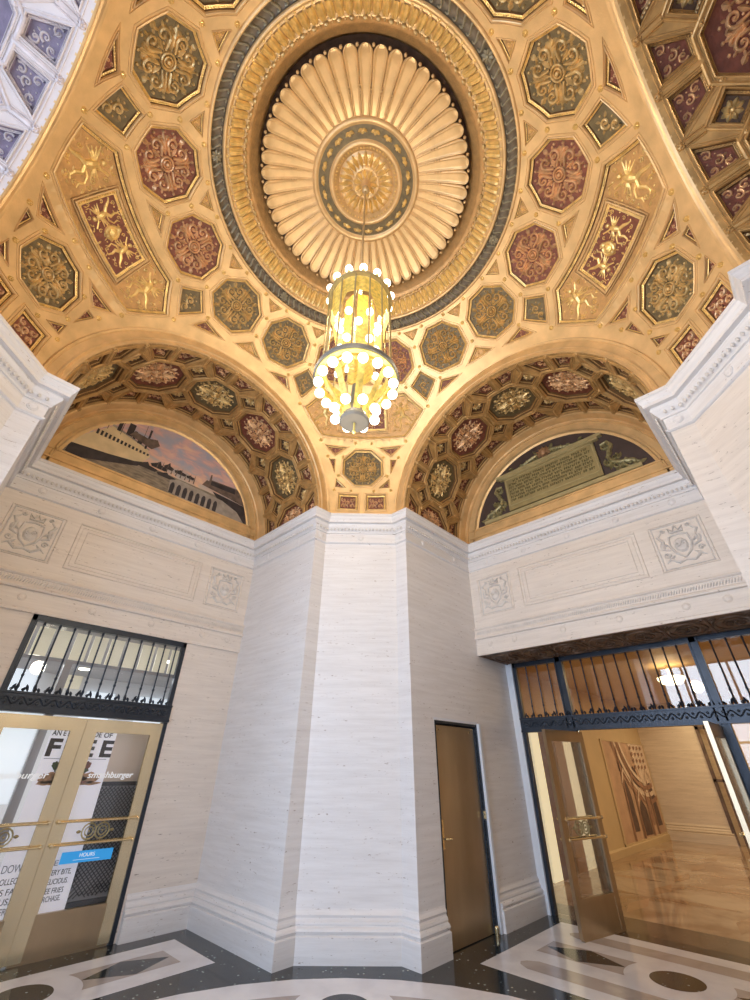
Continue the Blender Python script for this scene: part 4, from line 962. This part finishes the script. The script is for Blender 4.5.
b=MB(); b.box(.36,1.3,XD+.22,XD+.26,1.30,2.0); o=b.build('beige_partition','beige'); o.location=(0,0,0); tag(o,'beige partition board standing above the dark woven screen','partition'); b2=None
b=MB(); b.box(-.40,-.32,XD+.16,XD+.22,0,2.6); tag(b.build('grey_post','grey'),'slim grey post behind the left shop door','post')
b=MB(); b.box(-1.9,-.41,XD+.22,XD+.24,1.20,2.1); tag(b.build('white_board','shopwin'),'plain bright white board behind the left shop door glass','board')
# ceiling lights and shades visible through transom
for i in range(12):
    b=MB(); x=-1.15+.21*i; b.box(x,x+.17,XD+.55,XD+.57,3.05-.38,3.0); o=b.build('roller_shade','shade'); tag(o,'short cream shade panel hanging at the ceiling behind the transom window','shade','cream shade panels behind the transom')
b=MB(); b.box(-1.3,1.4,XD+.53,XD+.58,2.62,2.66); tag(b.build('shade_rail','grey'),'dark rail under the row of cream shade panels','rail')
for i,(x,z,w_,hh,m) in enumerate(((-1.6,2.3,.8,1.0,'shopwin'),(-.5,2.5,.5,1.0,'shopwin'),(.35,2.95,.38,.36,'shade'),(.9,2.35,.5,.8,'shopwin'),(1.9,2.35,.6,.8,'shopwin'))):
    b=MB(); b.box(x,x+w_,XD+4.1,XD+4.15,z-hh*.5,z+hh*.5); o=b.build('wall_panel_light',m); tag(o,['large pale window panel at the far left of the shop','pale window panel left of the shop middle','small square lit window high in the middle of the shop','pale window panel right of the small lit window','pale window panel at the far right of the shop'][i],'window panel')
for i,(x,y) in enumerate(((-.9,XD+1.2),(-.4,XD+2.6),(1.3,XD+1.4),(.5,XD+3.2))):
    b=MB(); b.cyl((x,y,2.98),(x,y,3.0),.09,16); o=b.build('recessed_downlight','bulb'); tag(o,'round recessed downlight lit in the shop ceiling','light','shop ceiling downlights')
# ------------------------------------------------------------------ brass service door (front pier, right side)
sd=empty('door_3',(BD[0],W,0),0,'structure')
WD=BD[1]-BD[0]
mb=MB(); mb.box(.0,.025,.0,.10,0,2.05); mb.box(WD-.035,WD,.0,.10,0,2.05); mb.box(0,WD,.0,.10,2.02,2.05); mb.box(0,WD,.08,.12,0,2.05); mb.build('frame','black',sd)
mb=MB(); mb.box(.028,WD-.06,.03,.07,.008,2.00); 
mb.build('door_leaf','bronze',sd)
mb=MB(); mb.box(WD-.06,WD-.045,.012,.05,.01,2.0)
for i in range(44): mb.box(WD-.066,WD-.040,.006,.012,.02+.045*i,.042+.045*i)
mb.build('piano_hinge','black',sd)
mb=MB(); mb.box(.045,.085,.022,.03,.80,1.06); mb.cyl((.065,.03,.89),(.065,-.02,.89),.010,8); mb.cyl((.065,-.02,.89),(.165,-.02,.885),.009,8); mb.cyl((.065,.03,1.0),(.065,.012,1.0),.014,10); mb.build('lever_handle','dooredge',sd)
mb=MB()
for x,z in ((.10,1.95),(WD-.16,1.95),(WD-.09,1.985)): mb.cyl((x,.03,z),(x,.022,z),.011,10)
mb.box(WD-.045,WD-.02,-.01,.02,1.02,1.10); mb.build('screw_caps','dooredge',sd)
mb=MB(); mb.cyl((WD-.055,-.01,.0),(WD-.055,-.01,.055),.022,12); mb.sph((WD-.055,-.01,.058),.022,10); mb.build('floor_pivot','dooredge',sd)
b=MB(); b.box(BD[1],BD[1]+.045,W-.035,W+.05,0,2.06); b.box(BD[0]-.01,BD[1]+.03,W-.004,W+.05,2.05,2.08); b.build('trim_1','strip',None,kind='structure')
# ------------------------------------------------------------------ right doorway
TR=lambda x,y,z:(XR+y,-x,z)
transom('window_2',-1.62,1.62,[-.86,.91],[-1.40,-1.22,-1.04]+[-.68+.155*i for i in range(10)]+[1.09,1.25,1.41],TR,'glassr')
b=MB(); b.box(XR-.06,XR+.08,1.62,W+.02,0,3.0); b.box(XR-.06,XR+.08,-W-.02,-1.62,0,3.0); b.build('trim_2','strip',None,kind='structure')
b=MB(); b.box(XR+.01,XR+.016,.91,1.575,.02,2.02); b.box(XR+.01,XR+.016,-1.575,-.96,.02,2.02); b.build('window_3','glass',None,kind='structure')
ang=math.atan2(.185,-.75)
leaf_door('door_4',.79,1.99,(XR+.02,.775,0),ang,sw=.085,fm='bronze')
leaf_door('door_5',.79,1.99,(XR,-.85,0),PI,sw=.10,fm='bronze')
# hall beyond
wall('wall_hall_left',[((XR+.3,2.4),(14.05,2.4),0,3.4)],'goldwall')
wall('wall_hall_far',[((14.05,2.4),(14.05,.9),0,3.4),((14.05,.9),(14.5,.7),0,3.4)],'hallst')
wall('wall_hall_lit',[((14.5,.9),(14.5,-3.2),0,3.4)],'goldwall')
b=MB(); b.box(14.0,14.06,.86,.94,0,3.2); b.box(14.0,14.06,.70,.74,0,3.2); b.box(14.02,14.04,.56,.60,0,3.2); b.box(14.0,14.06,.56,.94,1.3,1.36); b.box(14.0,14.06,.56,.94,2.5,2.58); tag(b.build('bronze_door_frame','dkbronze'),'slim dark bronze door frame at the far end of the lit hall','door frame')
wall('wall_hall_right',[((14.5,-3.2),(XR+.3,-3.2),0,3.4)],'hallst')
wall('wall_hall_near',[((XR+.30,-3.2),(XR+.30,-1.75),0,3.4),((XR+.30,1.75),(XR+.30,2.4),0,3.4)],'hallst')
mb=MB(); mb.box(XR+.1,14.5,-3.3,2.6,3.2,3.3); mb.build('ceiling_hall','goldwall',None,kind='structure')
mb=MB(); sweep(mb,[(9.5,2.4),(14.05,2.4)],[(0,0),(.06,0),(.06,.12),(.0,.14)]); mb.build('baseboard_hall','goldwall',None,kind='structure')
mb=MB(); sweep(mb,[(14.05,2.4),(14.05,.9)],BP); mb.build('baseboard_hall_far','hallst',None,kind='structure')
for i,(x0,x1,m,lb,ct) in enumerate(((6.9,7.22,'cream','lit cream glass panel seen through the sidelight','glass panel'),(7.22,7.85,'mauve','brown hanging seen through the sidelight beside the cream panel','curtain'),(7.9,8.30,'picD','brown framed panel seen through the open door glass','panel'),(8.30,8.72,'cream','lit cream panel seen through the open door glass','glass panel'),(8.72,9.02,'black','narrow black post seen through the open door glass','post'),(9.02,9.25,'cream','thin cream strip right of the black post','strip'))):
    b=MB(); b.box(x0,x1,2.34,2.385,.0,2.15); tag(b.build(['lit_glass_partition','brown_curtain','brown_notice_board','lit_glass_partition','black_post','lit_glass_strip'][i],m),lb,ct)
b=MB(); b.lathe([(.001,2.86),(.16,2.88),(.22,2.95),(.22,2.99)],32); b.build('hall_glow_globe','bulb'); o=bpy.data.objects['hall_glow_globe']; o.location=(8.1,0.0,0); tag(o,'round warm globe added in the hall for the chandelier glow in the transom','added globe')  # added globe standing in for the chandelier's reflection in the transom glass
b=MB(); b.cyl((0,0,2.98),(0,0,3.2),.03,10); b.build('glow_globe_stem','brass',o)
# framed gothic picture on hall wall
gp=empty('gothic_picture',(0,2.385,0)); tag(gp,'large brown picture of gothic arches and tracery on the gold hall wall','picture')
mb=MB(); mb.box(10.7,13.95,-.0,.01,.17,2.15); mb.build('print','picA',gp)
mb=MB(); mb.box(10.62,14.0,-.015,.01,.06,.17); mb.box(10.62,14.0,-.012,.01,2.15,2.18); mb.box(10.62,10.7,-.013,.01,.1,2.17); mb.box(13.95,14.0,-.013,.01,.1,2.17); mb.build('frame','goldwall',gp)
mb=MB()
def gpoly(pts,d,mi): mb.poly([(10.7+3.25*x,.17+1.98*z) for x,z in pts],-.003-.002*d,mi)
def lancet(cx,z0,w_,hh,mi,d):
    pts=[(cx-w_/2,z0),(cx+w_/2,z0)]
    for i in range(7): t=i/6; pts.append((cx+w_/2*(1-t**1.6),z0+hh*(.62+.38*t)))
    for i in range(1,7): t=1-i/6; pts.append((cx-w_/2*(1-t**1.6),z0+hh*(.62+.38*t)))
    gpoly(pts,d,mi)
def bigarc(cx,cz,r,th,a0,a1,mi,d):
    pts=[(cx+r*math.cos(rad(a)),cz+r*1.3*math.sin(rad(a))) for a in range(a0,a1+1,6)]+[(cx+(r-th)*math.cos(rad(a)),cz+(r-th)*1.3*math.sin(rad(a))) for a in range(a1,a0-1,-6)]
    pts=[(min(max(x,0),1),min(max(z,0),1)) for x,z in pts]; gpoly(pts,d,mi)
gpoly([(0,0),(.22,0),(.22,.55),(.1,1),(0,1)],1,0); gpoly([(.75,.45),(1,.38),(1,1),(.6,1)],1,2)
lancet(.30,.08,.12,.52,1,2); lancet(.56,.02,.17,.36,1,2); lancet(.57,.50,.14,.24,1,2); lancet(.88,.08,.14,.52,1,2); lancet(.28,.68,.10,.18,1,2); lancet(.74,.10,.07,.34,3,2)
for q,m_ in ((.62,3),(.56,2),(.50,3),(.45,2)): bigarc(.80,1.12,q,.035,180,290,m_,3+int((.62-q)*20))
for i in range(16): x=.62+.09*(i%4); z=.70+.075*(i//4); gpoly([(x,z),(x+.035,z+.02),(x+.03,z+.055),(x-.01,z+.04)],9,3)
for x0,z0,x1,z1 in ((.20,0,.26,.95),(.42,0,.45,.70),(.66,0,.69,.50),(.79,0,.81,.60)): gpoly([(x0,z0),(x0+.03,z0),(x1+.02,z1),(x1,z1)],8,3)
for cx in (.30,.56,.88):
    gpoly([(cx-.10,.56 if cx!=.56 else .36),(cx,.72 if cx!=.56 else .50),(cx+.10,.56 if cx!=.56 else .36),(cx+.08,.56 if cx!=.56 else .36),(cx,.68 if cx!=.56 else .46),(cx-.08,.56 if cx!=.56 else .36)],9,2)
mb.build('print_shapes',['picA','picB','picC','picD'],gp)
# ------------------------------------------------------------------ entrance glazing (daylight side)
r=empty('window_4',(0,0,0),0,'structure'); mb=MB()
for i in range(6): y=-W+.25+(2*W-.5)*i/5; mb.box(-XD-.06,-XD+.02,y-.03,y+.03,0,4.3)
for z in (.03,2.2,4.27): mb.box(-XD-.06,-XD+.02,-W+.25,W-.25,z-.03,z+.03)
mb.build('frame','black',r)
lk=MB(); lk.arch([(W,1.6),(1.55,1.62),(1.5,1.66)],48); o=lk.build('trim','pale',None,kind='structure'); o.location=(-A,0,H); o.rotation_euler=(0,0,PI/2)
mb=MB()
for i in range(7): a=PI*i/6; mb.cyl((-XD,1.55*math.cos(a),H+1.55*math.sin(a)),(-XD,.1*math.cos(a),H+.1*math.sin(a)),.02,6)
mb.build('fanlight_bars','black',r)
# ------------------------------------------------------------------ chandelier
ch=empty('chandelier',(0,0,4.25)); tag(ch,'tall cylindrical gilt chandelier ringed with lit globe bulbs hanging under the dome','chandelier')
def Z(z): return z-4.25
b=MB(); b.cyl((0,0,Z(5.35)),(0,0,Z(7.98)),.012,8); b.sph((0,0,Z(7.9)),.05,10); b.build('suspension_rod','rod',ch)
RT=.295
def ringm(r,z,h,t,name,m):
    b=MB(); b.lathe([(r-t,Z(z)),(r,Z(z)),(r+.006,Z(z)+h*.5),(r,Z(z)+h),(r-t,Z(z)+h),(r-t,Z(z))],64); return b.build(name,m,ch,smooth=False)
ringm(RT+.012,5.36,.035,.03,'top_ring','cagebar'); ringm(RT+.045,4.225,.07,.035,'lower_ring','cagegold'); ringm(RT+.058,4.235,.045,.01,'rim_band','disk')
b=MB()
b.lathe([(RT,Z(5.10)),(RT-.004,Z(5.37))],64); b.v=[(x,y,z) for x,y,z in b.v]; 
for k in range(4):   # openwork swags below the fascia
    pass
NB=14
cb=[]
for k in range(NB):
    a=2*PI*(k+.5)/NB; b=MB(); b.cyl((RT*math.cos(a),RT*math.sin(a),Z(4.27)),(RT*math.cos(a),RT*math.sin(a),Z(5.37)),.0085,6)
    b.build('cage_bar','cagebar' if k%1==0 else 'cagegold',ch)
# inner gilt bands: full upper collar with scalloped lower edge
b=MB(); vs=[];n=96
for i in range(n):
    t=2*PI*i/n; low=5.21-.10*abs(math.sin(2*t))**1.5 if True else 0
    low=5.12-.26*max(0,math.cos(4*t))**1.2
    for z in (5.36,5.26,low+.03,low): vs.append(((RT-.02)*math.cos(t),(RT-.02)*math.sin(t),Z(z)))
b.add(vs,[(i*4+j,((i+1)%n)*4+j,((i+1)%n)*4+j+1,i*4+j+1) for i in range(n) for j in range(3)]); b.build('scalloped_collar','filigree',ch)
b=MB(); b.lathe([(RT-.03,Z(4.25)),(RT-.03,Z(4.33)),(RT-.035,Z(4.36))],64); b.build('lower_collar','filigree',ch)
# core column with bulb tiers
b=MB()
for k in range(6):
    a=2*PI*k/6; b.box(-.05,.05,-.004,.004,Z(4.35),Z(5.30)); v8=b.v[-8:]; b.v[-8:]=[((.13)*math.cos(a)-x*math.sin(a)-y*math.cos(a),.13*math.sin(a)+x*math.cos(a)-y*math.sin(a),z) for x,y,z in v8]
b.cyl((0,0,Z(4.2)),(0,0,Z(5.35)),.022,8); b.build('core_column','filigree',ch)
bulb0=None
def bulb(x,y,z,r=.040,d=(0,0,1)):
    global bulb0
    if bulb0 is None:
        m=MB(); m.sph((0,0,0),1,16); bulb0=m.build('globe_bulb','bulb',ch,smooth=True); o=bulb0; q=MB(); q.cyl((0,0,-.85),(0,0,-1.5),.42,8); q.build('bulb_socket','socket',bulb0)
    else: o=inst(bulb0,ch)
    o.location=(x,y,z); o.scale=(r,r,r)
    d=Vector(d).normalized(); o.rotation_euler=d.to_track_quat('Z','Y').to_euler()
sock0=None
for k in range(14): a=2*PI*k/14; bulb(RT*math.cos(a)*1.03,RT*math.sin(a)*1.03,Z(5.445),.037)
for k in range(16): a=2*PI*(k+.5)/16; bulb((RT+.015)*math.cos(a),(RT+.015)*math.sin(a),Z(4.17),.041,(0,0,-1))
for j,z in enumerate((4.98,4.80,4.60,4.44)):
    for k in range(6): a=2*PI*(k+.5*(j%2))/6+.3; bulb(.19*math.cos(a),.19*math.sin(a),Z(z),.034,(math.cos(a),math.sin(a),0))
for k in range(8): a=2*PI*(k+.5)/8; bulb(.17*math.cos(a),.17*math.sin(a),Z(3.88),.040,(math.cos(a),math.sin(a),-.6))
for k in range(8):
    a=2*PI*k/8+.2; b=MB(); ca,sa=math.cos(a),math.sin(a); w_=.028
    P=[(RT*.98,4.25),(.20,4.08),(.09,3.86)]
    for r_,z in P: b.v+= [(r_*ca-w_*sa*q,r_*sa+w_*ca*q,Z(z)) for q in (-1,1)]
    b.f=[(0,1,3,2),(2,3,5,4)]; b.m=[0,0]; b.build('tapered_strut','filigree',ch)
b=MB(); b.lathe([(.001,Z(3.78)),(.105,Z(3.78)),(.115,Z(3.79)),(.115,Z(3.805)),(.09,Z(3.85)),(.05,Z(3.95)),(.03,Z(4.2))],32); b.build('finial_disk','disk',ch)
b=MB(); b.cyl((0,0,Z(3.78)),(0,0,Z(3.70)),.008,8); b.sph((0,0,Z(3.69)),.016,8); b.build('finial_tip','cagegold',ch)
# ------------------------------------------------------------------ lights
def lamp(name,typ,loc_,energy,col,size=.2,rot=None,sy=None):
    l=bpy.data.lights.new(name,typ); l.energy=energy; l.color=col
    if typ=='AREA':
        l.size=size
        if sy: l.shape='RECTANGLE'; l.size_y=sy
    else: l.shadow_soft_size=size
    o=bpy.data.objects.new(name,l); C.objects.link(o); o.location=loc_
    if rot: o.rotation_euler=rot
    return o
def aim(o,t): o.rotation_euler=(Vector(t)-Vector(o.location)).to_track_quat('-Z','Y').to_euler()
l=lamp('chandelier_glow_upper','POINT',(0,0,5.65),78,(1,.84,.62),.12)
l=lamp('chandelier_glow_lower','POINT',(0,0,3.1),40,(1,.86,.68),.12)
for k in range(4):
    a=PI/4+PI/2*k; lamp('chandelier_glow_side','POINT',(.95*math.cos(a),.95*math.sin(a),4.7),17,(1,.84,.62),.15)
o=lamp('window_daylight','AREA',(-XD-.2,0,2.3),330,(.60,.76,1),3.0,None,4.2); aim(o,(0,0,2.3))
o=lamp('fanlight_daylight','AREA',(-XD-.1,0,5.5),15,(.80,.84,1),2.4,None,1.2); aim(o,(0,0,5.9))
o=lamp('hall_light','AREA',(9,-.4,3.15),70,(1,.80,.52),4,None,2); o.rotation_euler=(0,0,0)
o=lamp('hall_light','AREA',(12.6,0.2,3.15),50,(1,.82,.55),2,None,2)
o=lamp('shop_light','AREA',(0,XD+1.6,2.95),70,(.95,.97,1),3,None,2)
o=lamp('shop_light','AREA',(0,XD+.3,2.55),8,(.95,.97,1),1.6,None,.1)
# world
w=bpy.data.worlds.new('sky'); S.world=w; w.use_nodes=True; bgn=w.node_tree.nodes['Background']; bgn.inputs[0].default_value=(.74,.84,1,1); bgn.inputs[1].default_value=.55
# ------------------------------------------------------------------ camera
f_=415.1153; yaw,pitch,roll=.7721,.5716,.0104
f=Vector((math.cos(yaw)*math.cos(pitch),math.sin(yaw)*math.cos(pitch),math.sin(pitch))); r=Vector((math.sin(yaw),-math.cos(yaw),0)); u=r.cross(f)
r2=r*math.cos(roll)+u*math.sin(roll); u2=-r*math.sin(roll)+u*math.cos(roll)
cam=bpy.data.cameras.new('camera'); co=bpy.data.objects.new('camera',cam); C.objects.link(co)
cam.sensor_fit='VERTICAL'; cam.sensor_height=24; cam.lens=24*f_/1000; cam.clip_start=.02; cam.clip_end=200
co.matrix_world=Matrix(((r2.x,u2.x,-f.x,-1.586),(r2.y,u2.y,-f.y,-1.7767),(r2.z,u2.z,-f.z,1.55),(0,0,0,1)))
S.camera=co
S.view_settings.view_transform='Standard'; S.view_settings.exposure=0.13
try: S.view_settings.look='None'
except Exception: pass
S.cycles.max_bounces=8; S.cycles.diffuse_bounces=5; S.cycles.sample_clamp_indirect=4
